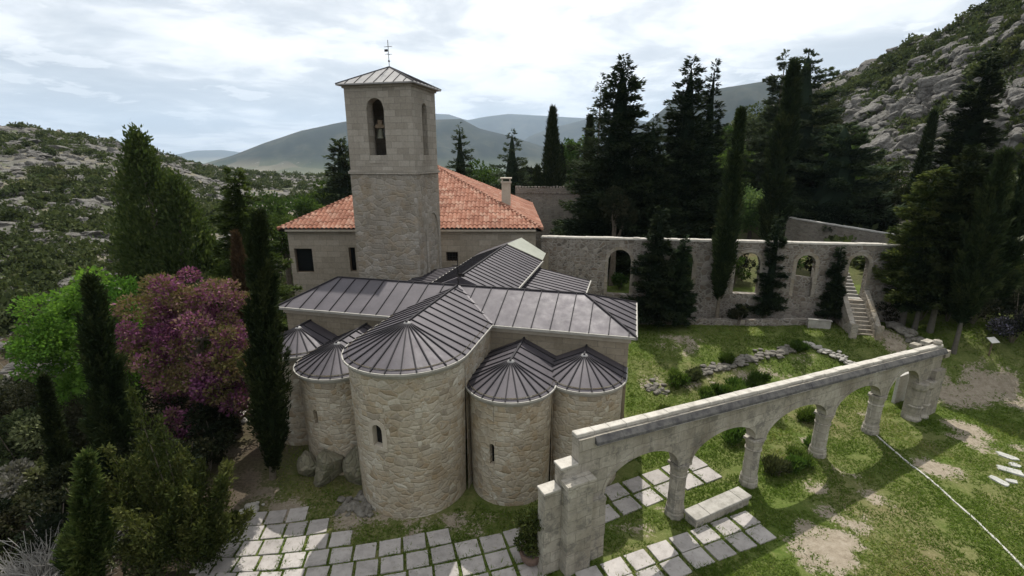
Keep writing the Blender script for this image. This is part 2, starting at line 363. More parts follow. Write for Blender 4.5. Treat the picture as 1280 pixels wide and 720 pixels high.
def mat_tiles():
    n = NT('clay_tiles'); uv = n.coord('UV')
    sep = n.new('SeparateXYZ'); n.l(uv, sep.inputs[0])
    cu = n.math('FLOOR', n.math('DIVIDE', sep.outputs[0], .38)); cv = n.math('FLOOR', n.math('DIVIDE', sep.outputs[1], .50))
    cmb = n.new('CombineXYZ'); n.l(cu, cmb.inputs[0]); n.l(cv, cmb.inputs[1])
    wn = n.new('TexWhiteNoise', noise_dimensions='2D'); n.l(cmb.outputs[0], wn.inputs['Vector'])
    c = n.ramp(wn.outputs['Value'], [(0, (.30, .13, .085)), (.4, (.34, .155, .10)), (.75, (.38, .19, .13)), (1, (.43, .26, .19))])
    d = n.ramp(n.noise(uv, .35, 5, .65), [(.35, .62), (.65, 1.0)])
    c = n.mix(.8, c, d, 'MULTIPLY')
    c = n.mix(n.ramp(n.noise(uv, 3.5, 5, .7), [(.56, 0), (.7, .45)]), c, (.30, .27, .21))
    return n.surf(c, .88, n.bump(n.noise(uv, 12, 3), .2, .02), spec=.2)
M['tiles'] = mat_tiles()

def mat_ground():
    n = NT('lawn_and_soil'); ob = n.coord('Object')
    a = n.attr('dirt'); g = n.attr('lush')
    f1 = n.noise(ob, 1.3, 8, .72); f2 = n.noise(ob, 7.0, 5, .7); f3 = n.noise(ob, .22, 4, .6)
    grass = n.ramp(n.math('ADD', n.math('MULTIPLY', f1, .55), n.math('MULTIPLY', f2, .45)), [(.28, (.042, .066, .013)), (.46, (.075, .110, .021)), (.58, (.11, .14, .035)), (.72, (.17, .17, .065))])
    dry = n.ramp(f2, [(.25, (.10, .085, .04)), (.5, (.17, .145, .075)), (.75, (.25, .215, .13))])
    grass = n.mix(n.math('MULTIPLY', n.ramp(n.math('ADD', f3, n.math('MULTIPLY', f1, .6)), [(.62, 0), (.95, 1)]), n.math('SUBTRACT', 1.0, g)), grass, dry)
    soil = n.ramp(n.noise(ob, 3.2, 8, .75), [(.25, (.15, .12, .085)), (.5, (.27, .23, .175)), (.75, (.36, .32, .26))])
    m = n.math('ADD', a, n.math('MULTIPLY', n.math('SUBTRACT', n.math('ADD', n.math('MULTIPLY', f1, .6), n.math('MULTIPLY', f2, .5)), .55), 2.1))
    mk = n.ramp(m, [(.46, 0), (.56, 1)])
    c = n.mix(mk, grass, soil)
    duff_shade = n.attr('duff')
    c = n.mix(duff_shade, c, n.ramp(f2, [(.3, (.035, .027, .018)), (.7, (.085, .066, .048))]))  # leaf litter, its brown darkened to carry the shade under the trees
    return n.surf(c, .95, n.bump(n.math('ADD', f2, n.noise(ob, 25, 3, .7)), .7, .06), spec=.1)
M['ground'] = mat_ground()

def mat_terrain():
    n = NT('hillside_ground'); ob = n.coord('Object')
    a = n.attr('fade')   # 0 near hills, 1 far land
    f1 = n.noise(ob, .05, 8, .7); f2 = n.noise(ob, .45, 7, .75); f3 = n.noise(n.mapping(ob, (.6, .6, 2.2)), .16, 7, .7)
    green = n.ramp(f2, [(.28, (.022, .036, .010)), (.5, (.050, .068, .020)), (.72, (.10, .105, .045))])
    rock = n.ramp(f2, [(.25, (.07, .066, .06)), (.5, (.13, .124, .113)), (.78, (.22, .212, .198))])
    soil = n.ramp(f2, [(.3, (.10, .09, .05)), (.7, (.20, .175, .115))])
    near = n.mix(n.ramp(n.math('ADD', n.math('MULTIPLY', f1, .5), n.math('MULTIPLY', f3, .5)), [(.38, 0), (.52, 1)]), green, rock)
    near = n.mix(n.ramp(n.noise(ob, .12, 6, .7), [(.48, 0), (.6, .7)]), near, soil)
    vor = n.new('TexVoronoi'); vor.inputs['Scale'].default_value = .0042; n.l(ob, vor.inputs['Vector'])
    sp = n.new('SeparateColor'); n.l(vor.outputs['Color'], sp.inputs[0])
    fields = n.ramp(sp.outputs[0], [(0, (.045, .065, .030)), (.3, (.075, .095, .045)), (.55, (.13, .13, .075)), (.75, (.055, .075, .035)), (.9, (.22, .19, .13)), (1, (.10, .12, .06))])
    shadowed_forest = n.ramp(n.noise(ob, .0042, 9, .72), [(.36, (.005, .010, .007)), (.5, (.012, .019, .012)), (.6, (.030, .034, .021)), (.72, (.060, .056, .040))])  # forest tones, darkened so the colour carries a cloud shadow
    town = n.ramp(n.noise(ob, .03, 2, .5), [(.70, 0), (.74, 1)])
    hm = n.attr('high')
    far = n.mix(n.ramp(hm, [(.0, 0), (.35, 1)]), n.mix(n.math('MULTIPLY', town, .7), fields, (.5, .46, .42)), shadowed_forest)
    c = n.mix(a, near, far)
    return n.surf(c, .95, n.bump(f2, .8, .5), spec=.1)
M['terrain'] = mat_terrain()

M['l_fir'] = mat_leaf('fir_needles', [(0, (.012, .022, .012)), (.5, (.022, .036, .018)), (1, (.045, .062, .026))], .15, k=0.85)
M['l_cedar'] = mat_leaf('cedar_needles', [(0, (.022, .036, .022)), (.5, (.042, .060, .034)), (1, (.075, .095, .048))], .2, k=0.95)
M['l_cypress'] = mat_leaf('cypress_scales', [(0, (.012, .020, .009)), (.5, (.022, .034, .013)), (1, (.048, .060, .022))], .12, k=1.0)
M['l_deodar'] = mat_leaf('light_conifer_needles', [(0, (.030, .050, .016)), (.5, (.055, .090, .025)), (1, (.10, .145, .04))], .3, k=0.8)
M['l_juniper'] = mat_leaf('juniper_scales', [(0, (.025, .040, .013)), (.5, (.055, .075, .022)), (1, (.12, .135, .045))], .25, k=0.95)
M['l_maple'] = mat_leaf('bright_leaves', [(0, (.026, .060, .012)), (.5, (.055, .112, .018)), (1, (.105, .175, .032))], .38, k=1.3)
M['l_judas'] = mat_leaf('judas_blossom_and_leaf', [(0, (.085, .028, .062)), (.2, (.19, .062, .14)), (.42, (.31, .125, .225)), (.50, (.22, .145, .11)), (.70, (.19, .15, .07)), (1, (.10, .11, .035))], .25, tint=1.0, k=0.9)
M['l_broad'] = mat_leaf('broad_leaves', [(0, (.020, .040, .010)), (.5, (.042, .072, .018)), (1, (.085, .12, .032))], .35, k=1.0)
M['l_pale'] = mat_leaf('pale_leaves', [(0, (.05, .085, .03)), (.5, (.085, .125, .05)), (1, (.14, .18, .075))], .35)
M['l_scrub'] = mat_leaf('scrub_leaves', [(0, (.026, .034, .016)), (.45, (.050, .064, .027)), (.8, (.082, .096, .042)), (1, (.13, .14, .07))], .2)
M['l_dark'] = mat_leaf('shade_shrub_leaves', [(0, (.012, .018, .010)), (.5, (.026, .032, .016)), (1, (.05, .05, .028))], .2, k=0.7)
M['l_lav'] = mat_leaf('lavender_leaves', [(0, (.035, .065, .014)), (.5, (.07, .115, .025)), (1, (.12, .165, .045))], .35)
M['l_lilac'] = mat_leaf('lilac_flower_leaves', [(0, (.010, .013, .010)), (.7, (.03, .03, .032)), (1, (.16, .15, .24))], .2)
M['l_dry'] = mat_leaf('dead_needles', [(0, (.030, .020, .012)), (1, (.085, .055, .030))], .15)
M['l_grey'] = mat_leaf('grey_scrub_leaves', [(0, (.06, .06, .05)), (1, (.17, .165, .145))], .2)
M['grass'] = mat_leaf('grass_blades', [(0, (.075, .115, .018)), (.5, (.108, .155, .028)), (.8, (.155, .185, .050)), (1, (.25, .225, .10))], .55)

# ------------------------------------------------------------------ mesh builder (small structural meshes)
class MB:
    def __init__(self): self.v = []; self.f = []; self.m = []; self.uv = []
    def face(self, pts, m=0, uv=None):
        i = len(self.v); self.v.extend([tuple(p) for p in pts]); self.f.append(list(range(i, i + len(pts)))); self.m.append(m); self.uv.append(uv)
    def box(self, x0, x1, y0, y1, z0, z1, m=0, rot=0.0, c=None):
        P_ = [(x0, y0, z0), (x1, y0, z0), (x1, y1, z0), (x0, y1, z0), (x0, y0, z1), (x1, y0, z1), (x1, y1, z1), (x0, y1, z1)]
        if rot:
            cx, cy = c if c else ((x0 + x1) / 2, (y0 + y1) / 2); ca, sa = math.cos(rot), math.sin(rot)
            P_ = [(cx + (x - cx) * ca - (y - cy) * sa, cy + (x - cx) * sa + (y - cy) * ca, z) for x, y, z in P_]
        self.hexa(P_, m)
    def hexa(self, P_, m=0):
        for q in ((3, 2, 1, 0), (4, 5, 6, 7), (0, 1, 5, 4), (1, 2, 6, 5), (2, 3, 7, 6), (3, 0, 4, 7)): self.face([P_[k] for k in q], m)
    def bar(self, a, b, w, h, m=0, up=(0, 0, 1)):
        a = Vector(a); b = Vector(b); d = (b - a)
        if d.length < 1e-6: return
        d.normalize(); s = d.cross(Vector(up))
        if s.length < 1e-4: s = d.cross(Vector((1, 0, 0)))
        s.normalize(); n = s.cross(d)
        P_ = [a - s * w / 2, b - s * w / 2, b + s * w / 2, a + s * w / 2]
        self.hexa([tuple(p) for p in P_] + [tuple(p + n * h) for p in P_], m)
    def tube(self, pts, r, seg=8, m=0, cap=True):
        pts = [Vector(p) for p in pts]; rr = r if isinstance(r, (list, tuple)) else [r] * len(pts)
        rings = []; t0 = (pts[1] - pts[0]).normalized(); s = t0.cross(Vector((0, 0, 1)))
        if s.length < .05: s = t0.cross(Vector((1, 0, 0)))
        s.normalize()
        for k, p in enumerate(pts):
            t = (pts[min(k + 1, len(pts) - 1)] - pts[max(k - 1, 0)]).normalized()
            s = (s - t * s.dot(t)).normalized(); n = t.cross(s)
            rings.append([tuple(p + (s * math.cos(2 * math.pi * j / seg) + n * math.sin(2 * math.pi * j / seg)) * rr[k]) for j in range(seg)])
        for k in range(len(rings) - 1):
            for j in range(seg):
                j2 = (j + 1) % seg; self.face([rings[k][j], rings[k][j2], rings[k + 1][j2], rings[k + 1][j]], m)
        if cap: self.face(rings[0][::-1], m); self.face(rings[-1], m)
    def lathe(self, prof, seg=16, c=(0, 0), m=0):
        rings = [[(c[0] + r * math.cos(2 * math.pi * j / seg), c[1] + r * math.sin(2 * math.pi * j / seg), z) for j in range(seg)] for r, z in prof]
        for k in range(len(rings) - 1):
            for j in range(seg):
                j2 = (j + 1) % seg; self.face([rings[k][j], rings[k][j2], rings[k + 1][j2], rings[k + 1][j]], m)
        self.face(rings[0][::-1], m); self.face(rings[-1], m)
    def build(self, name, mats, parent=None, loc=(0, 0, 0), rz=0.0, smooth=False):
        me = bpy.data.meshes.new(name); me.from_pydata(self.v, [], self.f)
        for mm in (mats if isinstance(mats, list) else [mats]): me.materials.append(mm)
        uvl = me.uv_layers.new(name='UVMap'); k = 0; buf = []
        for f, uv in zip(self.f, self.uv):
            if uv is not None: buf.extend(c for p in uv for c in p); continue
            p = [Vector(self.v[i]) for i in f]
            nrm = Vector((0, 0, 0))
            for a in range(len(p)): nrm += p[a].cross(p[(a + 1) % len(p)])
            if nrm.length > 0: nrm.normalize()
            if abs(nrm.z) > .75:
                for q in p: buf.extend((q.x, q.y))
            else:
                ang = round(math.atan2(nrm.y, nrm.x) / (math.pi / 12)) * math.pi / 12
                tx, ty = -math.sin(ang), math.cos(ang)
                for q in p: buf.extend((q.x * tx + q.y * ty, q.z))
        uvl.data.foreach_set('uv', buf)
        me.polygons.foreach_set('material_index', self.m)
        if smooth: me.polygons.foreach_set('use_smooth', [True] * len(self.f))
        me.update()
        return link(name, me, parent, loc, rz)

def weld(o, dist=1e-4):
    import bmesh
    bm = bmesh.new(); bm.from_mesh(o.data); bmesh.ops.remove_doubles(bm, verts=bm.verts, dist=dist); bmesh.ops.recalc_face_normals(bm, faces=bm.faces)
    bm.to_mesh(o.data); bm.free(); return o
def bevel(o, w=.02, seg=1):
    import bmesh
    bm = bmesh.new(); bm.from_mesh(o.data); bmesh.ops.remove_doubles(bm, verts=bm.verts, dist=1e-4)
    bmesh.ops.bevel(bm, geom=[e for e in bm.edges], offset=w, segments=seg, affect='EDGES', profile=.6)
    bm.to_mesh(o.data); bm.free(); return o

def np_mesh(name, verts, quads, mats, attrs=None, smooth=False, midx=None, tris=None):
    me = bpy.data.meshes.new(name)
    verts = np.asarray(verts, np.float32); quads = np.asarray(quads, np.int32).reshape(-1, 4)
    nt = 0 if tris is None else len(tris)
    me.vertices.add(len(verts)); me.vertices.foreach_set('co', verts.ravel())
    idx = quads.ravel()
    if nt: idx = np.concatenate([idx, np.asarray(tris, np.int32).ravel()])
    me.loops.add(len(idx)); me.loops.foreach_set('vertex_index', idx)
    nf = len(quads) + nt
    me.polygons.add(nf)
    ls = np.concatenate([np.arange(len(quads)) * 4, len(quads) * 4 + np.arange(nt) * 3]).astype(np.int32)
    me.polygons.foreach_set('loop_start', ls)
    me.polygons.foreach_set('loop_total', np.concatenate([np.full(len(quads), 4), np.full(nt, 3)]).astype(np.int32))
    for m in (mats if isinstance(mats, list) else [mats]): me.materials.append(m)
    if midx is not None: me.polygons.foreach_set('material_index', np.asarray(midx, np.int32))
    me.polygons.foreach_set('use_smooth', np.full(nf, smooth))
    for k, a in (attrs or {}).items():
        at = me.attributes.new(k, 'FLOAT', 'POINT'); at.data.foreach_set('value', np.asarray(a, np.float32))
    me.update(calc_edges=True); me.validate()
    return me

# ------------------------------------------------------------------ leaves
def norm(a): return a / np.maximum(np.linalg.norm(a, axis=-1, keepdims=True), 1e-9)
def leaf_geo(C, D, L, W, rng, flat=0.0):
    N = len(C); D = norm(D); ref = norm(rng.normal(size=(N, 3)))
    if flat > 0: ref = norm(ref * (1 - flat) + np.array([0, 0, 1.0]) * flat)
    S = norm(np.cross(D, ref)); L = np.broadcast_to(L, (N,))[:, None]; W = np.broadcast_to(W, (N,))[:, None]
    V = np.stack([C, C + D * L * .45 + S * W * .5, C + D * L, C + D * L * .45 - S * W * .5], 1).reshape(-1, 3)
    return V, np.arange(4 * N).reshape(-1, 4)
def crown_mesh(name, C, D, L, W, rnd, mat, rng, flat=0.0):
    V, Q = leaf_geo(C, D, L, W, rng, flat)
    return np_mesh(name, V, Q, mat, {'rnd': np.repeat(np.clip(rnd, 0, 1), 4)})

def make_fir(seed, h, rad, n=15000, z0=.04, droop=.25, power=.85, leafL=.42, leafW=.16, gap=.25, tops=None, levels=None):
    """layered conifer: whorls of drooping boughs, each a flat spray of needles"""
    rng = np.random.default_rng(seed); Cs = []; Ds = []; Rs = []
    lv = levels or int(h * 2.3)
    tops = tops or [(0, 0, 1.0, 1.0)]
    tot = 0; plan = []
    for (tx, ty, hs, rs) in tops:
        for k in range(lv):
            tk = k / lv
            nb = int(7 + 5 * (1 - tk))
            lvl_len = rng.uniform(.8, 1.12)
            for b in range(nb):
                if rng.random() < gap * .5: continue
                t = min(max((k + rng.uniform(-.55, .55)) / lv, 0), .995)
                a = rng.uniform(0, 2 * math.pi); ln = rad * rs * ((1 - t) ** power * .97 + .012) * lvl_len * rng.uniform(.55, 1.15)
                plan.append((tx, ty, h * hs * (z0 + (1 - z0) * t), a, ln)); tot += ln ** 1.25
    for tx, ty, z, a, ln in plan:
        m = max(5, int(n * ln ** 1.25 / tot)); s = rng.uniform(.18, 1.0, m) ** .75
        lat = rng.normal(size=m) * ln * .17 * (1.15 - s) + rng.normal(size=m) * .08
        ca, sa = math.cos(a), math.sin(a)
        d = ln * s; zz = z - droop * ln * s ** 1.3 + ln * .14 * s ** 3 + rng.normal(size=m) * (.07 + .05 * ln * .3)
        Cs.append(np.stack([tx + ca * d - sa * lat, ty + sa * d + ca * lat, zz], 1))
        sp = np.sign(lat) * rng.uniform(.1, .9, m)
        Ds.append(np.stack([ca - sa * sp, sa + ca * sp, rng.normal(size=m) * .35 + .25 - droop * .5], 1))
        Rs.append(np.clip(.5 + rng.normal() * .16 + rng.normal(size=m) * .2 + (s - .6) * .35, 0, 1))
    C = np.concatenate(Cs); D = np.concatenate(Ds); r = np.concatenate(Rs)
    sc = rng.uniform(.7, 1.25, len(C))
    return C, D, leafL * sc, leafW * sc, r, rng

def make_cypress(seed, h, rad, n=9000, z0=.03, leafL=.34, leafW=.12, lump=.22, top=.62):
    rng = np.random.default_rng(seed)
    t = rng.uniform(0, 1, n) ** 1.12; a = rng.uniform(0, 2 * math.pi, n)
    prof = np.minimum(1, (t / .22 + .30)) * (1 - np.clip((t - .30) / .70, 0, 1) ** 1.7) ** 1.0 + .03
    nz = .6 * fbm(a * 3.0 + seed, t * h * .55, seed, 3) + .4 * fbm(a * 2.2, t * h * 2.0, seed + 9, 2)
    rr = rad * prof * (1 + (nz - .5) * 2 * lump) * rng.uniform(.45, 1.08, n) ** .6
    C = np.stack([np.cos(a) * rr, np.sin(a) * rr, h * (z0 + (1 - z0) * t)], 1)
    C = C + rng.normal(size=C.shape) * .07 * rad * np.array([1, 1, 2.0])
    D = np.stack([np.cos(a) * .5, np.sin(a) * .5, np.full(n, 1.0)], 1) + rng.normal(size=(n, 3)) * .32
    r = np.clip(nz * .9 + rng.normal(size=n) * .18 + .05, 0, 1)
    sc = rng.uniform(.7, 1.3, n)
    return C, D, leafL * sc, leafW * sc, r, rng
def make_plumes(seed, h, rad, n=20000, z0=.03, leafL=.2, leafW=.06, lump=.3, np_=190):
    """shaggy cypress: upright plumes of scale leaves set round the stem, with gaps and stray tips"""
    rng = np.random.default_rng(seed); Cs = []; Ds = []; Rs = []; per = max(30, n // np_)
    for k in range(np_):
        t = rng.random() ** 1.15 * .97; a = rng.uniform(0, 2 * math.pi)
        pr = min(1, t / .2 + .45) * (1 - max(0, (t - .28) / .72) ** 1.35) + .02
        r1 = rad * pr * rng.uniform(.55, 1.12) * (1 + lump * rng.normal() * .35); ln = min(h * rng.uniform(.07, .15), h * (1.0 - t) * .8) + .3
        b = np.array([math.cos(a) * r1 * .45, math.sin(a) * r1 * .45, h * (z0 + (1 - z0) * t)]); e = np.array([math.cos(a) * r1 * 1.05, math.sin(a) * r1 * 1.05, b[2] + ln])
        q = rng.random(per) ** .8; w = (.16 + .34 * np.sin(np.pi * np.clip(q * .9 + .08, 0, 1)))[:, None] * min(.55, rad * .5) * (.12 + 1.0 * pr)
        Cs.append(b + (e - b) * q[:, None] + rng.normal(size=(per, 3)) * w * .55); Ds.append(norm(e - b) + rng.normal(size=(per, 3)) * .4 + np.array([math.cos(a), math.sin(a), 0]) * .3)
        Rs.append(np.clip(.42 + rng.normal() * .2 + rng.normal(size=per) * .17 + (q - .6) * .35, 0, 1))
    C = np.concatenate(Cs); C[:, 2] = np.maximum(C[:, 2], .1); sc = rng.uniform(.6, 1.4, len(C))
    return C, np.concatenate(Ds), leafL * sc, leafW * sc, np.concatenate(Rs), rng
def core_geo(h, rad, z0=.05, seg=10, rings=12, seed=0):
    V = []; Q = []
    for k in range(rings + 1):
        t = k / rings; p = min(1, t / .22 + .30) * (1 - max(0, (t - .30) / .70) ** 1.7) + .01
        for j in range(seg):
            a = 2 * math.pi * j / seg; V.append((math.cos(a) * rad * p, math.sin(a) * rad * p, h * (z0 + (.97 - z0) * t)))
    for k in range(rings):
        for j in range(seg): Q.append((k * seg + j, k * seg + (j + 1) % seg, (k + 1) * seg + (j + 1) % seg, (k + 1) * seg + j))
    return np.array(V), np.array(Q)

def make_broad(seed, blobs, n, leafL=.22, leafW=.15, shell=.55, up=.35):
    """foliage clumps: blobs = [(x,y,z,r)]; returns leaves spread through each clump, denser outside"""
    rng = np.random.default_rng(seed); B = np.array(blobs, float)
    w = B[:, 3] ** 2; cnt = np.maximum(6, (n * w / w.sum()).astype(int))
    Cs = []; Ds = []; Rs = []
    for (x, y, z, r), m in zip(B, cnt):
        d = norm(rng.normal(size=(m, 3))); q = r * rng.uniform(shell, 1.08, m)[:, None] * np.array([1, 1, .8])
        Cs.append(np.array([x, y, z]) + d * q); Ds.append(d + rng.normal(size=(m, 3)) * .7 + np.array([0, 0, up]))
        Rs.append(np.clip(.5 + rng.normal() * .26 + rng.normal(size=m) * .15, 0, 1))
    C = np.concatenate(Cs); sc = rng.uniform(.45, 1.4, len(C))
    return C, np.concatenate(Ds), leafL * sc, leafW * sc, np.concatenate(Rs), rng
def crown_blobs(seed, rx, ry, rz, zc, nb, rb, squash_low=True):
    rng = np.random.default_rng(seed); out = []
    while len(out) < nb:
        p = rng.uniform(-1, 1, 3); d = np.linalg.norm(p)
        if d > 1 or d < .35: continue
        if squash_low and p[2] < -.75: continue
        out.append((p[0] * rx, p[1] * ry, zc + p[2] * rz, rb * rng.uniform(.65, 1.25)))
    return out
def limbs_mb(trunk_pts, trunk_r, targets, rng, base_t=.35, r0=.35):
    mb = MB(); tp = [Vector(p) for p in trunk_pts]; mb.tube(tp, trunk_r, 9)
    for q in targets:
        t = base_t + (1 - base_t) * rng.random(); k = t * (len(tp) - 1); i = min(int(k), len(tp) - 2); a = tp[i].lerp(tp[i + 1], k - i)
        q = Vector(q); mid = a.lerp(q, .5) + Vector((rng.normal() * .15, rng.normal() * .15, abs(rng.normal()) * .25))
        rr = trunk_r[i] * r0; mb.tube([a, mid, q], [rr, rr * .6, rr * .22], 5, cap=False)
    return mb
def simple_trunk(h, r, bark, parent, lean=(0, 0), name='trunk'):
    mb = MB(); mb.tube([(0, 0, -.4), (lean[0] * .1, lean[1] * .1, h * .08), (lean[0] * .5, lean[1] * .5, h * .5), (lean[0], lean[1], h)], [r * 1.35, r, r * .7, r * .15], 9)
    return mb.build(name, bark, parent, smooth=True)

def root_at(name, x, y, label, cat, group=None, dz=-.05):
    o = empty(name, (x, y, ground_z(x, y) + dz)); tag(o, label, cat, group); return o
def spot(px, Y): d = ray(px, 250); return (d[0] / d[1] * Y, Y)
def pos_h(px, py_top, Y, dy=0.0):
    """position at depth Y below a treetop seen at px,py and the tree's height"""
    p = at_depth(px, py_top, Y); return p[0], p[1], p[2] - ground_z(p[0], p[1])
def rad_px(w, px, py, Y):
    d = at_depth(px, py, Y); zc = Y * CP - (d[2] - CAM_Z) * SP; return w / 2 * zc / F_PX

# ================================================================== SETTING: terrain sheets
DIRT = [  # bare patches on the lawn: photo-read centres turned into places on the ground, radius in metres
    (1030, 690, 1.4, 1), (1050, 678, 1.0, 1), (1010, 660, .7, .9), (1040, 640, 1.1, .7), (1095, 625, 1.0, .7), (1075, 655, 1.0, .6), (1130, 660, .8, .5), (1168, 585, 1.0, 1), (1150, 578, .7, .8), (1190, 590, .9, .7),
    (1215, 550, 1.3, 1), (1205, 535, 1.2, .9), (1185, 500, 1.5, .9), (1215, 492, 2.0, .8), (1250, 486, 2.0, .8), (1190, 480, 1.2, .6), (1270, 500, 2.0, .7), (1275, 560, .9, .6),
    (1060, 590, .8, .7), (1020, 610, .8, .7), (800, 660, .9, .5), (830, 635, .6, .5), (880, 640, .7, .4), (1085, 520, .7, .7), (1010, 552, .7, .7), (1120, 430, 1.1, .8), (1100, 415, 1.2, .9), (1140, 445, 1.0, .6), (1085, 410, 1.2, .8),
    (870, 475, 2.0, .5), (960, 462, 2.2, .5), (1010, 455, 1.8, .45), (930, 472, 2.2, .5), (820, 480, 1.8, .55), (300, 560, 1.6, .6), (310, 600, 1.4, .6), (290, 520, 1.6, .9), (330, 620, 1.3, .6), (360, 640, 1.2, .8), (440, 650, 1.2, .7), (520, 660, 1.0, .6),
    (600, 655, 1.2, .6), (280, 630, 1.6, .9), (850, 430, 2.4, .6), (770, 655, 1, .45), (1050, 480, .9, .4), (960, 600, .6, .3), (480, 645, 1.0, .7), (570, 650, .9, .7)]
DIRT_W = []
def build_ground():
    for px, py, r, s in DIRT:
        p = on_ground(px, py); DIRT_W.append((p[0], p[1], r, s))
    step = .26
    nx = int((NX1 - NX0) / step) + 1; ny = int((NY1 - NY0) / step) + 1
    X, Y = np.meshgrid(np.linspace(NX0, NX1, nx), np.linspace(NY0, NY1, ny))
    Z = ground_arr(X, Y)
    dirt, lush, duff = ground_masks(X, Y)
    V = np.stack([X, Y, Z], -1).reshape(-1, 3)
    I = np.arange(nx * ny).reshape(ny, nx)
    Q = np.stack([I[:-1, :-1], I[:-1, 1:], I[1:, 1:], I[1:, :-1]], -1).reshape(-1, 4)
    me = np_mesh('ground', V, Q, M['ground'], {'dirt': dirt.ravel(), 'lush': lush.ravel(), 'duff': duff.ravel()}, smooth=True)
    tag(link('ground', me), kind='structure')
def ground_masks(X, Y):
    d = np.zeros_like(X)
    for x, y, r, s in DIRT_W:
        d = np.maximum(d, s * np.exp(-(((X - x) ** 2 + (Y - y) ** 2) / r ** 2)))
    d = d * np.clip(.35 + 1.25 * fbm(X / .8, Y / .8, 41, 4), 0, 1.1)
    u, v = church_uv(X, Y)
    lush = np.clip(fbm(X / 5, Y / 5, 77, 3) * 2 - .55, 0, 1)
    lush = np.maximum(lush, ((u > 4) & (v > 21.5 - 6) & (v < 22)) * .75)
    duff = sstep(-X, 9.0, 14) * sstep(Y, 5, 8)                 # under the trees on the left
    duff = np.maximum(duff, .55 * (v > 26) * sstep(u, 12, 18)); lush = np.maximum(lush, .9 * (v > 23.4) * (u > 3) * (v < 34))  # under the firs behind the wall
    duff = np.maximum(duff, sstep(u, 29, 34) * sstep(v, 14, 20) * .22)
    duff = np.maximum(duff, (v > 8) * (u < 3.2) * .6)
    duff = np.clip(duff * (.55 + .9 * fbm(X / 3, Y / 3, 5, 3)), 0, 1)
    return d, lush, duff
build_ground()

def build_terrain():
    na, nr = 620, 440
    th = np.concatenate([np.linspace(R(-180), R(-75), 60, endpoint=False), np.linspace(R(-75), R(75), na - 120), np.linspace(R(75), R(180), 61)[1:]])
    rr = np.concatenate([np.geomspace(16, 420, 300), np.geomspace(432, 19000, nr - 300)])
    T, RR = np.meshgrid(th, rr)
    X = RR * np.sin(T); Y = RR * np.cos(T)
    Z = terrain_far(X, Y)
    inb = np.minimum(np.minimum(X - NX0, NX1 - X), np.minimum(Y - NY0, NY1 - Y))
    Z = Z - sstep(inb, 0.0, 6.0) * 3.0
    fade = sstep(RR, 600, 1500)
    V = np.stack([X, Y, Z], -1).reshape(-1, 3); I = np.arange(na * nr).reshape(nr, na)
    Q = np.stack([I[:-1, :-1], I[:-1, 1:], I[1:, 1:], I[1:, :-1]], -1).reshape(-1, 4)[:, ::-1]
    me = np_mesh('terrain', V, Q, M['terrain'], {'fade': fade.ravel(), 'high': np.clip((Z.ravel() + 90) / 300, 0, 1)}, smooth=True)
    tag(link('terrain', me), kind='structure')
build_terrain()

# ================================================================== CHURCH
church = empty('church', (CH_O[0], CH_O[1], 0), -CH_A)
tag(church, 'low stone church with rounded apses and dark standing seam roofs', 'church')

def wall_grid(mb, f, a0, a1, z0, z1, holes=(), depth=.45, step=.4, m=0):
    """wall over arclength a and height z; f(a, z, d) gives the point d metres inside the face; holes = (a0, a1, z0, zspring, arched)"""
    def seg(x0, x1):
        k = max(1, int(math.ceil((x1 - x0) / step))); return [x0 + (x1 - x0) * i / k for i in range(k + 1)]
    def quad(A, B, za, zb, zc=None, zd=None):
        zc = zb if zc is None else zc; zd = zb if zd is None else zd
        mb.face([f(A, za, 0), f(B, za, 0), f(B, zc, 0), f(A, zd, 0)], m, [(A, za), (B, za), (B, zc), (A, zd)])
    cur = a0
    def column(x0, x1):
        s = seg(x0, x1)
        for p, q in zip(s[:-1], s[1:]):
            zz = seg(z0, z1) if step < 10 else [z0, z1]
            zz = [z0, z1]
            for za, zb in zip(zz[:-1], zz[1:]): quad(p, q, za, zb)
    for h0, h1, hz0, hzs, arched in sorted(holes):
        column(cur, h0)
        s = [h0 + (h1 - h0) * i / 10 for i in range(11)]; r = (h1 - h0) / 2; mid = (h0 + h1) / 2
        top = [hzs + (math.sqrt(max(0, r * r - (x - mid) ** 2)) if arched else 0) for x in s]
        for i in range(10):
            if hz0 > z0 + 1e-6: quad(s[i], s[i + 1], z0, hz0)
            mb.face([f(s[i], top[i], 0), f(s[i + 1], top[i + 1], 0), f(s[i + 1], z1, 0), f(s[i], z1, 0)], m, [(s[i], top[i]), (s[i + 1], top[i + 1]), (s[i + 1], z1), (s[i], z1)])
        outl = [(h0, hz0)] + list(zip(s, top)) + [(h1, hz0)]
        for (A, za), (B, zb) in zip(outl, outl[1:] + outl[:1]):
            mb.face([f(A, za, 0), f(A, za, depth), f(B, zb, depth), f(B, zb, 0)], m, [(A, za), (A + .3, za), (B + .3, zb), (B, zb)])
        cur = h1
    column(cur, a1)
def plane_f(p0, p1):
    """outer face from p0 to p1 (plan); inside is to the left of the walking direction reversed, i.e. away from the viewer"""
    dx, dy = p1[0] - p0[0], p1[1] - p0[1]; L_ = math.hypot(dx, dy); tx, ty = dx / L_, dy / L_; nx, ny = -ty, tx
    return (lambda a, z, d: (p0[0] + tx * a + nx * d, p0[1] + ty * a + ny * d, z)), L_
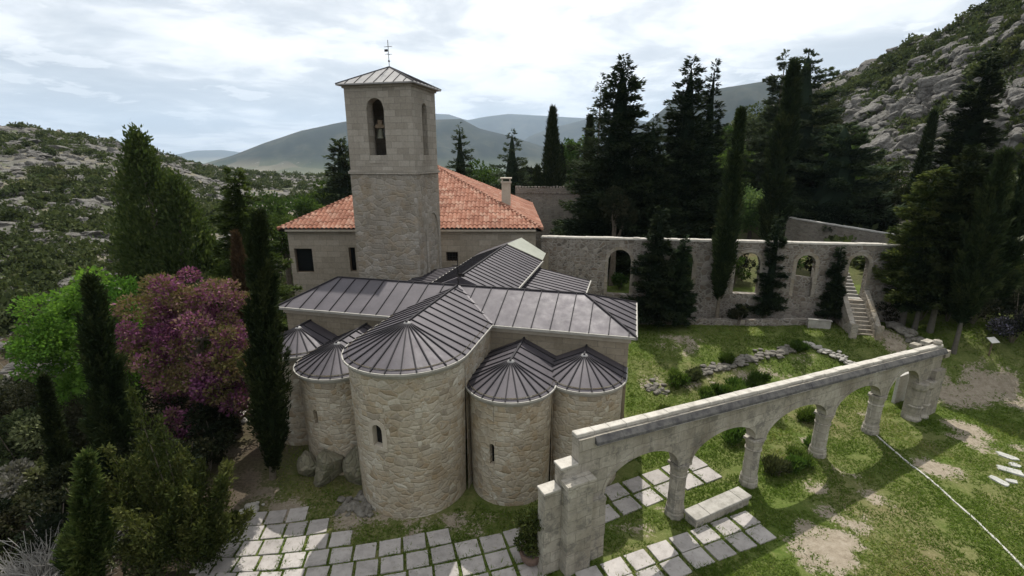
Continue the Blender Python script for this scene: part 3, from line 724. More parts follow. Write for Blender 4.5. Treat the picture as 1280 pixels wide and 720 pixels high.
def opening_panel(f, h, depth, mat, parent, name='window', m=0, inset=.0, bars=False, surround=None, sw=.16, proud=.04):
    """the thing that closes an opening: dark pane set back in it and, if asked, a stone surround"""
    h0, h1, z0, zs, arched = h; r = (h1 - h0) / 2; mid = (h0 + h1) / 2
    def outline(g=0.0):
        s = [h0 - g + (h1 - h0 + 2 * g) * i / 12 for i in range(13)]; rg = r + g
        return [(h0 - g, z0 - g * .6)] + [(x, zs + (math.sqrt(max(0, rg * rg - (x - mid) ** 2)) if arched else g)) for x in s] + [(h1 + g, z0 - g * .6)]
    mb = MB(); o = outline(.01)
    mb.face([f(a, z, depth - .02) for a, z in o])
    root = mb.build(name, mat, parent)
    if bars:
        b = MB()
        for k in range(1, 4): b.tube([f(h0 + (h1 - h0) * k / 4, z0, depth * .4), f(h0 + (h1 - h0) * k / 4, zs, depth * .4)], .02, 6)
        for k in range(1, 4): b.tube([f(h0, z0 + (zs - z0) * k / 4, depth * .4), f(h1, z0 + (zs - z0) * k / 4, depth * .4)], .018, 6)
        b.build('bars', M['iron'], root)
    if surround:
        b = MB(); oi = outline(-.004); oo = outline(sw)
        for k in range(len(oi) - 1):
            a, c, d, e = oi[k], oi[k + 1], oo[k + 1], oo[k]
            b.face([f(*a, -proud), f(*c, -proud), f(*d, -proud), f(*e, -proud)])
            b.face([f(*e, -proud), f(*d, -proud), f(*d, .05), f(*e, .05)])
            b.face([f(*c, -proud), f(*a, -proud), f(*a, depth * .9), f(*c, depth * .9)])
        b.hexa([f(h0 - sw, z0 - .16, -proud - .02), f(h1 + sw, z0 - .16, -proud - .03), f(h1 + sw, z0 - .16, .1), f(h0 - sw, z0 - .16, .1),
                f(h0 - sw, z0, -proud - .03), f(h1 + sw, z0, -proud - .03), f(h1 + sw, z0 + .02, depth * .9), f(h0 - sw, z0 + .02, depth * .9)])
        b.build('window_frame', surround, root)
    return root
def cyl_f(c, r0, r1, zt, a_off):
    def f(a, z, d):
        k = z / zt; r = r0 + (r1 - r0) * k - d; th = a_off + a / r1
        return (c[0] + r * math.cos(th), c[1] + r * math.sin(th), z)
    return f
def apse(c, re, za, ze, v_end, r_base, r_top, windows, nseam, right_only=False, seed=0):
    mb = MB(); f = cyl_f(c, r_base, r_top, ze, math.pi); Lc = math.pi * r_top
    wall_grid(mb, f, 0, Lc, -.6, ze + .12, windows, .5, .22)
    for s in (-1, 1):
        fx, L_ = plane_f((c[0] - r_top, v_end), (c[0] - r_top, c[1])) if s < 0 else plane_f((c[0] + r_top, c[1]), (c[0] + r_top, v_end))
        wall_grid(mb, fx, 0, L_, -.6, ze + .12, step=1)
    w = mb.build('apse_wall', M['apse'], church); weld(w); w.data.polygons.foreach_set('use_smooth', [True] * len(w.data.polygons)); w.data.set_sharp_from_angle(angle=R(35))
    for h in windows: opening_panel(f, h, .24, M['glass'], w, 'window', surround=M['surround'] if (h[1] - h[0]) > .35 else None, sw=.2, proud=.03)
    # roof: half cone, then a gabled strip running back to the transept
    rb = MB(); n = 40; e = []
    for k in range(n + 1):
        th = math.pi + math.pi * k / n; e.append((c[0] + re * math.cos(th), c[1] + re * math.sin(th), ze))
    ap = (c[0], c[1], za); th_ = .05
    for k in range(n): rb.face([e[k], e[k + 1], ap]); rb.face([(e[k][0], e[k][1], ze - th_), (e[k + 1][0], e[k + 1][1], ze - th_), e[k + 1], e[k]])
    for s in (-1, 1):
        a = (c[0] + s * re, c[1], ze); b = (c[0] + s * re, v_end, ze); t = (c[0], v_end, za)
        rb.face([a, b, t, ap] if s > 0 else [b, a, ap, t])
        rb.face([(a[0], a[1], ze - th_), (b[0], b[1], ze - th_), b, a])
    roof = rb.build('apse_roof', M['metal'], church)
    sb = MB()
    for k in range(nseam):
        th = math.pi + math.pi * (k + .5) / nseam
        sb.bar((c[0] + re * 1.005 * math.cos(th), c[1] + re * 1.005 * math.sin(th), ze + .0), (c[0] + .18 * math.cos(th), c[1] + .18 * math.sin(th), za - .18 * (za - ze) / re), .045, .05)
    ns = int((v_end - c[1]) / .66)
    for k in range(ns):
        v = c[1] + .33 + k * .66
        for s in (-1, 1): sb.bar((c[0] + s * re * 1.005, v, ze), (c[0], v, za), .042, .05)
    sb.bar((c[0], c[1] - .1, za), (c[0], v_end, za), .09, .07)
    sb.build('standing_seams', M['seam'], roof)
    cap = MB(); cap.lathe([(.17, za - .06), (.13, za - .01), (.04, za + .05)], 12, (c[0], c[1])); cap.build('roof_cap', M['tower_roof'], roof)
    g = MB(); path = [(c[0] - re, v_end, ze)] + e + [(c[0] + re, v_end, ze)]
    for k in range(len(path) - 1):
        a = Vector(path[k]); b = Vector(path[k + 1]); ctr = Vector((c[0], max(c[1], min((a.y + b.y) / 2, v_end)), 0))
        def off(p, q, dz): dd = Vector((p.x - c[0], min(0, p.y - c[1]), 0)).normalized(); return (p.x + dd.x * q, p.y + dd.y * q, ze + dz)
        rings = [[off(p, -.02, -.10), off(p, .06, -.10), off(p, .06, -.015), off(p, -.02, -.015)] for p in (a, b)]
        for j in range(4): g.face([rings[0][j], rings[1][j], rings[1][(j + 1) % 4], rings[0][(j + 1) % 4]])
        rings = [[off(p, -.2, -.30), off(p, -.06, -.26), off(p, .02, -.105), off(p, -.2, -.105)] for p in (a, b)]
        for j in range(4): g.face([rings[0][j], rings[1][j], rings[1][(j + 1) % 4], rings[0][(j + 1) % 4]])
    g.build('gutter', M['gutter'], roof)
    return w

def arc_hole(r_top, theta_deg, w, z0, zs, arched=True):
    a = (theta_deg - 180) * math.pi / 180 * r_top; return (a - w / 2, a + w / 2, z0, zs, arched)
# centre, eave radius, apex, eave, ...
apse((.4, 0), 2.76, 8.05, 6.9, 6.3, 2.48, 2.6, [arc_hole(2.6, 262, .48, 3.45, 4.22)], 14)
apse((4.75, 1.15), 2.02, 6.22, 5.25, 3.95, 1.82, 1.9, [arc_hole(1.9, 258, .24, 2.05, 2.95)], 12)
apse((7.85, 2.85), 1.95, 6.12, 5.2, 4.0, 1.78, 1.83, [], 11)
apse((-4.0, 1.15), 2.02, 6.22, 5.25, 3.95, 1.82, 1.9, [arc_hole(1.9, 262, .26, 2.75, 3.4)], 12)
apse((-7.5, 2.85), 1.95, 6.12, 5.2, 4.0, 1.78, 1.83, [], 11)

def box_walls(mb, u0, u1, v0, v1, z0, z1, step=50, m=0):
    for a, b in (((u0, v0), (u1, v0)), ((u1, v0), (u1, v1)), ((u1, v1), (u0, v1)), ((u0, v1), (u0, v0))):
        f, L_ = plane_f(a, b); wall_grid(mb, f, 0, L_, z0, z1, step=step, m=m)
def rim(mb, pts, w=.1, h=.14, closed=True):
    n = len(pts)
    for k in range(n if closed else n - 1):
        a, b = pts[k], pts[(k + 1) % n]; d = (Vector(b) - Vector(a)).normalized() * w * .5
        mb.bar(Vector(a) - d - Vector((0, 0, h)), Vector(b) + d - Vector((0, 0, h)), w, h - .004)
TU0, TU1, TV0, TV1, TZE, TZR = -9.35, 10.12, 3.6, 9.25, 6.9, 8.02
mb = MB(); box_walls(mb, TU0 + .3, TU1 - .3, TV0 + .32, TV1 - .3, -.6, TZE - .02)
mb.build('transept_wall', M['transept'], church)
mb = MB(); mb.box(TU0 + .2, TU1 - .2, TV0 + .22, TV0 + .33, TZE - .42, TZE - .14); mb.box(TU1 - .31, TU1 - .2, TV0 + .335, TV1 - .3, TZE - .42, TZE - .14); mb.build('cornice', M['surround'], church)
VR = 6.4
rb = MB(); A_, B_, C_, D_ = (TU0, TV0, TZE), (TU1, TV0, TZE), (TU1, TV1, TZE), (TU0, TV1, TZE); P1, P2 = (TU0 + 2.15, VR, TZR), (TU1 - 2.7, VR, TZR)
for q in ([A_, B_, P2, P1], [B_, C_, P2], [C_, D_, P1, P2], [D_, A_, P1]): rb.face(q)
rb.face([(A_[0], A_[1], TZE - .03), (D_[0], D_[1], TZE - .03), (C_[0], C_[1], TZE - .03), (B_[0], B_[1], TZE - .03)])
troof = rb.build('transept_roof', M['metal'], church)
sb = MB()
def ridge_z(u):
    if u < P1[0]: return VR - (VR - TV0) * (P1[0] - u) / (P1[0] - TU0), TZE + (TZR - TZE) * (u - TU0) / (P1[0] - TU0)
    if u > P2[0]: return VR - (VR - TV0) * (u - P2[0]) / (TU1 - P2[0]), TZE + (TZR - TZE) * (TU1 - u) / (TU1 - P2[0])
    return VR, TZR
u = TU0 + .55
while u < TU1 - .3:
    v, z = ridge_z(u)
    if not (-2.1 < u < 2.9) or True: sb.bar((u, TV0 - .01, TZE), (u, v, z), .042, .05)
    vb = 2 * VR - v if P1[0] <= u <= P2[0] else None
    if vb is not None: sb.bar((u, TV1, TZE), (u, VR, TZR), .042, .05)
    u += .93
for k in range(1, 7):
    v = TV0 + (TV1 - TV0) * k / 7; t = (v - TV0) / (VR - TV0) if v < VR else (TV1 - v) / (TV1 - VR)
    sb.bar((TU1 + .01, v, TZE), (TU1 + (P2[0] - TU1) * t, v, TZE + (TZR - TZE) * t), .042, .05)
    sb.bar((TU0 - .01, v, TZE), (TU0 + (P1[0] - TU0) * t, v, TZE + (TZR - TZE) * t), .042, .05)
for a, b in ((A_, P1), (D_, P1), (B_, P2), (C_, P2), (P1, P2)): sb.bar(a, b, .08, .065)
sb.build('standing_seams', M['seam'], troof)
g = MB(); rim(g, [(TU0 - .03, TV0 - .03, TZE), (TU1 + .03, TV0 - .03, TZE), (TU1 + .03, TV1, TZE), (TU0 - .03, TV1, TZE)], .1, .13); g.build('gutter', M['gutter'], troof)
# valley flashings where the apse roof meets the transept
fl = MB()
for s in (-1, 1): fl.bar((.4 + s * 2.74, 3.66, 6.935), (.4, VR - .02, 8.05), .13, .02)
fl.build('valley_flashing', M['metal'], troof)
# nave and side aisle roofs behind the transept
NU, NVE, NZE, NZR = 2.78, 17.2, 7.3, 8.45
mb = MB(); box_walls(mb, .4 - NU + .25, .4 + NU - .25, TV1 - .3, NVE - .2, -.3, NZE); mb.build('nave_wall', M['transept'], church)
rb = MB(); a0 = VR + .3
rb.face([(.4 + NU, a0, NZE), (.4 + NU, NVE, NZE), (.4, NVE, NZR), (.4, a0, NZR)]); rb.face([(.4 - NU, NVE, NZE), (.4 - NU, a0, NZE), (.4, a0, NZR), (.4, NVE, NZR)])
rb.face([(.4 + NU, NVE, NZE), (.4 - NU, NVE, NZE), (.4, NVE, NZR)]); rb.face([(.4 - NU, a0, NZE), (.4 + NU, a0, NZE), (.4, a0, NZR)])
nroof = rb.build('nave_roof', M['metal'], church)
sb = MB(); v = a0 + .4
while v < NVE:
    for s in (-1, 1): sb.bar((.4 + s * NU, v, NZE), (.4, v, NZR), .042, .05)
    v += .58
sb.bar((.4, a0, NZR), (.4, NVE, NZR), .1, .07); sb.build('standing_seams', M['seam'], nroof)
g = MB()
for s in (-1, 1): rim(g, [(.4 + s * (NU + .03), a0, NZE), (.4 + s * (NU + .03), NVE, NZE)], .1, .13, False)
g.build('gutter', M['gutter'], nroof)
for s in (-1, 1):
    u0, u1, za, ze, v1 = .4 + s * (NU - .26), .4 + s * 6.5, 6.95, 6.15, 16.6
    mb = MB(); box_walls(mb, min(u0, u1 - s * .2), max(u0, u1 - s * .2), TV1 - .29, v1 - .2, -.3, ze - .03); mb.build('aisle_wall', M['transept'], church)
    rb = MB(); q = [(u1, TV1 - .6, ze), (u1, v1, ze), (u0, v1, za), (u0, TV1 - .6, za)]; rb.face(q if s > 0 else q[::-1])
    q = [(u1, v1, ze), (u1, v1, ze - .06), (u0, v1, ze - .06), (u0, v1, za)]; rb.face(q if s > 0 else q[::-1])
    ar = rb.build('aisle_roof', M['metal'], church); sb = MB(); v = TV1 - .3
    while v < v1: sb.bar((u1, v, ze), (u0, v, za), .042, .05); v += .62
    sb.build('standing_seams', M['seam'], ar); g = MB(); rim(g, [(u1 + s * .03, TV1, ze), (u1 + s * .03, v1, ze)], .1, .13, False); g.build('gutter', M['gutter'], ar)
# paler metal roof that closes the west end of the nave
rb = MB(); w0 = [(.4, NVE + .02, 8.5), (3.2, NVE + .02, 7.36), (3.1, 19.2, 7.5), (.9, 20.0, 8.55), (-2.4, 20.0, 7.3), (-2.4, NVE + .02, 7.36)]
rb.face([w0[0], w0[1], w0[2], w0[3]]); rb.build('west_roof', M['pale_roof'], church); rb = MB(); rb.face([w0[5], w0[0], w0[3], w0[4]]); rb.build('west_roof', M['metal'], church)
mb = MB(); box_walls(mb, -2.3, 3.1, NVE - .19, 20.5, -.3, 7.34); mb.build('west_wall', M['transept'], church)
# cross with vane at the crossing
c = MB(); zb = TZR + .02
c.tube([(.4, VR, zb), (.4, VR, zb + 1.55)], .025, 6); c.tube([(.05, VR, zb + 1.12), (.75, VR, zb + 1.12)], .022, 6); c.tube([(.15, VR, zb + .55), (.65, VR, zb + .55)], .018, 6)
c.box(.42, .78, VR - .01, VR + .01, zb + .48, zb + .68); c.lathe([(.02, zb + .28), (.08, zb + .34), (.02, zb + .40)], 8, (.4, VR)); c.lathe([(.12, zb - .05), (.03, zb + .1)], 8, (.4, VR))
c.build('roof_cross', M['iron'], church)

# ================================================================== BELL TOWER
tower = empty('bell_tower', (*church_xy(-8, 16), 0), -CH_A)
tag(tower, 'tall square stone bell tower with pyramid metal roof', 'tower')
def tl(u, v): return (u + 8, v - 16)
W0, W1, V0, V1 = -10.5 + 8, -5.42 + 8, -2.0, 2.1
mb = MB(); box_walls(mb, W0 - .03, W1 + .03, V0 - .03, V1 + .03, -.3, 13.75); base = mb.build('tower_base', M['tower_low'], tower)
# pointed blind arch on the flank
nb = MB()
def parch(y0, y1, z0, zs, zt, n=8):
    mid = (y0 + y1) / 2; l = [(y0, z0)] + [(y0 + (mid - y0) * (1 - math.cos(k / n * math.pi / 2)), zs + (zt - zs) * math.sin(k / n * math.pi / 2)) for k in range(n + 1)]
    return l + [(2 * mid - y, z) for y, z in l[::-1][1:]]
o_, i_ = parch(V0 + 1.2, V0 + 3.9, 5.4, 9.3, 11.3), parch(V0 + 1.55, V0 + 3.55, 5.4, 9.2, 10.8)
X_ = W1 + .03
for k in range(len(o_) - 1):
    nb.face([(X_ + .09, *o_[k]), (X_ + .09, *o_[k + 1]), (X_ + .09, *i_[k + 1]), (X_ + .09, *i_[k])])
    nb.face([(X_, *o_[k]), (X_, *o_[k + 1]), (X_ + .09, *o_[k + 1]), (X_ + .09, *o_[k])]); nb.face([(X_, *i_[k]), (X_ + .09, *i_[k]), (X_ + .09, *i_[k + 1]), (X_, *i_[k + 1])])
nb.build('blind_arch', M['tower_top'], tower)
mb = MB(); mb.box(W0 - .13, W1 + .13, V0 - .13, V1 + .13, 13.75, 13.9); mb.box(W0 - .07, W1 + .07, V0 - .07, V1 + .07, 13.905, 14.02); mb.build('string_course', M['tower_top'], tower)
mb = MB(); ZT = 19.55; mid = (W0 + W1) / 2; HW = .66
for (a, b, hol) in (((W0, V0), (W1, V0), True), ((W1, V0), (W1, V1), True), ((W1, V1), (W0, V1), True), ((W0, V1), (W0, V0), True)):
    f, L_ = plane_f(a, b); off = L_ / 2 - (.28 if a == (W0, V0) else 0); hw = HW if L_ > 4.5 else .45
    if a == (W0, V0): off = 2.3
    wall_grid(mb, f, 0, L_, 14.02, ZT, [(off - hw, off + hw, 15.05, 18.2, True)], .75, 60)
    sf = MB(); sf.hexa([f(off - hw - .05, 14.5, -.025), f(off + hw + .05, 14.5, -.025), f(off + hw + .05, 14.5, .05), f(off - hw - .05, 14.5, .05), f(off - hw - .05, 15.04, -.025), f(off + hw + .05, 15.04, -.025), f(off + hw + .05, 15.06, .05), f(off - hw - .05, 15.06, .05)]); sf.build('sill', M['tower_top'], tower)
mb.box(W0 + .76, W1 - .76, V0 + .76, V1 - .76, 14.3, 14.9)
for a, b in (((W0 + .75, V1 - .75), (W1 - .75, V1 - .75)),): pass
belf = mb.build('belfry_wall', M['tower_top'], tower)
mb = MB(); mb.box(W0 - .1, W1 + .1, V0 - .1, V1 + .1, ZT, ZT + .12); mb.box(W0 - .2, W1 + .2, V0 - .2, V1 + .2, ZT + .124, ZT + .24); mb.build('cornice', M['tower_top'], tower)
EO = .38; ze = ZT + .25; zt = ze + 1.35; cx, cy = (W0 + W1) / 2, (V0 + V1) / 2
q = [(W0 - EO, V0 - EO, ze), (W1 + EO, V0 - EO, ze), (W1 + EO, V1 + EO, ze), (W0 - EO, V1 + EO, ze)]
rb = MB()
for k in range(4): rb.face([q[k], q[(k + 1) % 4], (cx, cy, zt)]); a, b = q[k], q[(k + 1) % 4]; rb.face([(a[0], a[1], ze - .09), (b[0], b[1], ze - .09), b, a])
rb.face([(p[0], p[1], ze - .09) for p in q[::-1]])
tr = rb.build('tower_roof', M['tower_roof'], tower); sb = MB()
for k in range(4):
    a, b = Vector(q[k]), Vector(q[(k + 1) % 4]); sb.bar(a, (cx, cy, zt), .07, .05); L_ = (b - a).length; ns = 8
    for j in range(1, ns):
        p = a.lerp(b, j / ns); t = min(j, ns - j) / (ns / 2); top = p + ((a + b) / 2 - p) * 0 + (Vector((cx, cy, zt)) - (a + b) / 2) * t
        sb.bar(p, top, .035, .04)
sb.build('standing_seams', M['seam'], tr)
wv = MB(); wv.tube([(cx, cy, zt - .05), (cx, cy, zt + 1.75)], .022, 6); wv.tube([(cx - .3, cy, zt + 1.32), (cx + .3, cy, zt + 1.32)], .018, 6); wv.tube([(cx - .28, cy, zt + .82), (cx + .28, cy, zt + .82)], .012, 6); wv.tube([(cx, cy - .25, zt + .82), (cx, cy + .25, zt + .82)], .012, 6)
wv.box(cx - .3, cx - .04, cy - .008, cy + .008, zt + 1.0, zt + 1.16); wv.lathe([(.02, zt + .3), (.09, zt + .38), (.02, zt + .46)], 8, (cx, cy)); wv.build('weathervane', M['iron'], tower)
bl = MB(); bz = 16.2; bxc = W0 + 2.3; byc = V0 + .62
bl.lathe([(.34, bz), (.33, bz + .05), (.27, bz + .2), (.22, bz + .45), (.2, bz + .6), (.1, bz + .7), (.04, bz + .72)], 16, (bxc, byc)); bell = bl.build('bell', M['bronze'], tower, smooth=True)
yk = MB(); yk.box(bxc - .36, bxc + .36, byc - .1, byc + .1, bz + .72, bz + .95); yk.box(bxc - .16, bxc + .16, byc - .09, byc + .09, bz + .95, bz + 1.25); yk.tube([(bxc - .6, byc, bz + .82), (bxc + .6, byc, bz + .82)], .035, 8); yk.build('yoke', M['wood'], bell)

# ================================================================== TILED HOUSE
house = empty('stone_house', (-8.65, 40.6, 0), 0)
tag(house, 'pale stone house with hipped orange clay tile roof', 'house')
HU0, HU1, HV1, HZE, HZR = -11.25, 11.25, 22.4, 9.0, 9.0 + .46 * 11.2
HVR = 11.2
mb = MB(); hw0, hw1 = HU0 + .55, HU1 - .55
f, L_ = plane_f((hw0, .5), (hw1, .5)); hh = [(-18.95 + 8.65 - hw0, -17.4 + 8.65 - hw0, 5.1, 7.25, False), (-14.2 + 8.65 - hw0, -13.65 + 8.65 - hw0, 5.2, 7.35, False), (-5.75 + 8.65 - hw0, -4.7 + 8.65 - hw0, 6.1, 6.95, False)]
wall_grid(mb, f, 0, L_, -.5, HZE - .12, hh, .35, 60)
for a, b in (((hw1, .5), (hw1, HV1 - .5)), ((hw1, HV1 - .5), (hw0, HV1 - .5)), ((hw0, HV1 - .5), (hw0, .5))):
    g_, l_ = plane_f(a, b); wall_grid(mb, g_, 0, l_, -.5, HZE - .12, step=60)
hwall = mb.build('house_wall', M['house'], house)
for k, h in enumerate(hh):
    w = opening_panel(f, h, .35, M['glass'], house, 'window', bars=(k == 2))
    fr = MB(); a0, a1, z0, z1, _ = h
    for (x0, x1, y0, y1) in ((a0, a0 + .07, z0, z1), (a1 - .07, a1, z0, z1), (a0 + .071, a1 - .071, z0, z0 + .07), (a0 + .071, a1 - .071, z1 - .07, z1)):
        fr.hexa([f(x0, y0, .22), f(x1, y0, .22), f(x1, y0, .30), f(x0, y0, .30), f(x0, y1, .22), f(x1, y1, .22), f(x1, y1, .30), f(x0, y1, .30)])
    fr.build('window_frame', M['wood'], w)
mb = MB(); rim(mb, [(HU0 + .3, .3, HZE - .04), (HU1 - .3, .3, HZE - .04), (HU1 - .3, HV1 - .3, HZE - .04), (HU0 + .3, HV1 - .3, HZE - .04)], .5, .16); mb.build('eave_cornice', M['surround'], house)
def tile_slope(p0, p1, apexes, name='tile_slope'):
    """one hip slope of half-round tiles: p0->p1 is the eave, apexes the ridge end(s)"""
    p0 = Vector(p0); p1 = Vector(p1); ex = (p1 - p0); L_ = ex.length; ex.normalize(); ap = [Vector(a) for a in apexes]
    mids = ap[0] - p0; yv = mids - ex * mids.dot(ex); H_ = yv.length; ey = yv.normalized(); nz = ex.cross(ey).normalized()
    xa0, xa1 = (ap[0] - p0).dot(ex), (ap[-1] - p0).dot(ex)
    tw, tl_ = .38, .50; per = 6; nxs = int(L_ / tw * per); rows = int(H_ / tl_)
    V = []; U_ = []; Q = []
    xs = np.linspace(0, L_, nxs + 1); n1 = nxs + 1
    ys = []
    for k in range(rows + 1): ys += [(k * tl_, .03), (min(k * tl_ + tl_ * .985, H_), .0)]
    for y, lift in ys:
        t = min(1, y / H_); lo, hi = xa0 * t, L_ + (xa1 - L_) * t
        x = np.clip(xs, lo, hi); wv_ = np.abs(np.cos(math.pi * xs / tw)) ** .8 * .17 + lift + np.sin(np.floor(xs / tw * 2) * 12.9 + math.floor(y / tl_) * 4.1) * .012
        pp = np.array(p0)[None] + np.outer(x, np.array(ex)) + np.array(ey)[None] * y + np.outer(wv_, np.array(nz))
        V.append(pp); U_.append(np.stack([xs, np.full(n1, y)], 1))
    for k in range(len(ys) - 1):
        i = np.arange(nxs) + k * n1; Q.append(np.stack([i, i + 1, i + 1 + n1, i + n1], 1))
    V = np.concatenate(V); U_ = np.concatenate(U_); Q = np.concatenate(Q)
    P4 = V[Q]; area = np.linalg.norm(np.cross(P4[:, 1] - P4[:, 0], P4[:, 3] - P4[:, 0]), axis=1) + np.linalg.norm(np.cross(P4[:, 2] - P4[:, 1], P4[:, 3] - P4[:, 2]), axis=1)
    Q = Q[area > 1e-6]
    me = np_mesh(name, V, Q, M['tiles']); uvl = me.uv_layers.new(name='UVMap'); uvl.data.foreach_set('uv', U_[Q.ravel()].astype(np.float32).ravel())
    return link(name, me, house)
E0, E1, E2, E3 = (HU0, 0, HZE), (HU1, 0, HZE), (HU1, HV1, HZE), (HU0, HV1, HZE); R0 = ((HU0 + HU1) / 2 - .2, HVR, HZR); R1 = ((HU0 + HU1) / 2 + .2, HVR, HZR)
tile_slope(E0, E1, [R0, R1]); tile_slope(E1, E2, [R1]); tile_slope(E2, E3, [R1, R0]); tile_slope(E3, E0, [R0])
for a, b in ((E0, R0), (E1, R1), (E2, R1), (E3, R0)):
    mb = MB(); A2, B2 = Vector(a), Vector(b); n = 42
    for k in range(n):
        p, q2 = A2.lerp(B2, k / n), A2.lerp(B2, (k + 1.1) / n); mb.tube([p + Vector((0, 0, .06)), q2 + Vector((0, 0, .02))], [.17, .13], 8)
    mb.build('hip_tiles', M['tiles'], house)
ch = MB(); cxh, cyh = HU1 - 3.15, 5.4
ch.box(cxh - .42, cxh + .42, cyh - .4, cyh + .4, 8.5, 12.55); ch.box(cxh - .5, cxh + .5, cyh - .48, cyh + .48, 12.552, 12.7)
for s in (-1, 1): ch.box(cxh + s * .36 - .06, cxh + s * .36 + .06, cyh - .42, cyh + .42, 12.704, 12.95)
ch.box(cxh - .54, cxh + .54, cyh - .5, cyh + .5, 12.954, 13.06); ch.build('chimney', M['chimney'], house)

# ================================================================== RUINED CLOISTER WALL (back of the lawn)
bx, by = church_xy(2.0, 23.0)
cw = empty('cloister_wall', (bx, by, 0), -CH_A)
tag(cw, 'long ruined rubble wall with five open arches behind the lawn', 'wall')
WT = .62; WL = 28.2; WTOP = 8.1; SH = .016
CW_H = [(5.85, 7.75, 3.3, 6.3, True), (10.75, 12.75, 3.5, 6.35, True), (15.95, 17.75, 3.9, 6.4, True), (20.35, 21.65, 3.9, 6.6, True), (23.95, 25.25, 1.6, 6.7, True)]
fF = lambda a, z, d: (a, d, z + SH * a)
fB = lambda a, z, d: (WL - a, WT - d, z + SH * (WL - a))
mb = MB(); wall_grid(mb, fF, 0, WL, -.5, WTOP, CW_H, WT, 60)
n0 = len(mb.f); wall_grid(mb, fB, 0, WL, -.5, WTOP, [(WL - b, WL - a, c, d, e) for a, b, c, d, e in CW_H], .01, 60)
mb.face([fF(0, -.5, 0), fF(0, WTOP, 0), fF(0, WTOP, WT), fF(0, -.5, WT)]); mb.face([fF(WL, -.5, WT), fF(WL, WTOP, WT), fF(WL, WTOP, 0), fF(WL, -.5, 0)])
mb.face([fF(0, WTOP, 0), fF(WL, WTOP, 0), fF(WL, WTOP, WT), fF(0, WTOP, WT)]); mb.build('wall', M['ruin'], cw)
rng = np.random.default_rng(3); mb = MB(); a = -.03
while a < WL - .3:
    w = rng.uniform(.5, 1.1); b = min(a + w, WL + .02); j = rng.uniform(-.02, .03)
    P_ = [fF(a + .006, WTOP + .004, -.05), fF(b, WTOP + .004, -.05), fF(b, WTOP + .004, WT + .05), fF(a + .006, WTOP + .004, WT + .05)]
    mb.hexa(P_ + [(p[0], p[1] * .9 + .03, p[2] + .13 + j) for p in P_]); a = b
mb.build('coping', M['coping'], cw)
def arch_ring(mb, f, h, w=.26, proud=.03, n=12, legs=True):
    a0, a1, z0, zs, _ = h; r = (a1 - a0) / 2; mid = (a0 + a1) / 2
    def pts(rr): return [(mid - rr * math.cos(math.pi * k / n), zs + rr * math.sin(math.pi * k / n)) for k in range(n + 1)]
    i_, o_ = pts(r - .005), pts(r + w)
    if legs: i_ = [(i_[0][0], z0)] + i_ + [(i_[-1][0], z0)]; o_ = [(o_[0][0], z0)] + o_ + [(o_[-1][0], z0)]
    for k in range(len(i_) - 1):
        mb.face([f(*i_[k], -proud), f(*i_[k + 1], -proud), f(*o_[k + 1], -proud), f(*o_[k], -proud)][::-1])
        mb.face([f(*o_[k], -proud), f(*o_[k + 1], -proud), f(*o_[k + 1], .04), f(*o_[k], .04)]); mb.face([f(*i_[k], -proud), f(*i_[k], .2), f(*i_[k + 1], .2), f(*i_[k + 1], -proud)])
for h in CW_H:
    mb = MB(); arch_ring(mb, fF, h); mb.build('arch_surround', M['tower_low'], cw)
mb = MB(); h = CW_H[3]; mb.hexa([fF(h[0] + .01, 3.5, .3), fF(h[1] - .01, 3.5, .3), fF(h[1] - .01, 3.5, .55), fF(h[0] + .01, 3.5, .55), fF(h[0] + .01, 5.55, .3), fF(h[1] - .01, 5.45, .3), fF(h[1] - .01, 5.4, .55), fF(h[0] + .01, 5.55, .55)]); mb.build('infill', M['ruin'], cw)

# low plinth wall along the foot
pw = MB(); rng = np.random.default_rng(4)
def uvp(u, v, dz=0.0): x, y = church_xy(u, v); return (x, y, ground_z(x, y) + dz)
u = 10.1
while u < 24.6:
    w = rng.uniform(.8, 1.6); b = min(u + w, 24.7)
    vv = lambda q: 21.6 + .12 * max(0, q - 20) ** 1.2 * .5
    P_ = [uvp(u, vv(u), -.3), uvp(b - .006, vv(b), -.3), uvp(b - .006, vv(b) + .42, -.3), uvp(u, vv(u) + .42, -.3)]
    T_ = [(p[0], p[1], p[2] + .3 + .5) for p in P_]; pw.hexa(P_ + T_); u = b
o = pw.build('plinth_wall', M['ruin'], None); tag(o, 'low stone plinth running along the foot of the arched ruined wall', 'low wall')
P0 = uvp(24.0, 21.3); mb = MB(); mb.box(-.75, .75, -.12, .12, -.2, .62); mb.box(-.8, .8, -.15, .15, .624, .7)
o = mb.build('stone_block', M['bench'], None, P0, -CH_A - .1); tag(o, 'pale stone block at the end of the low plinth beside the stairs', 'stone block')

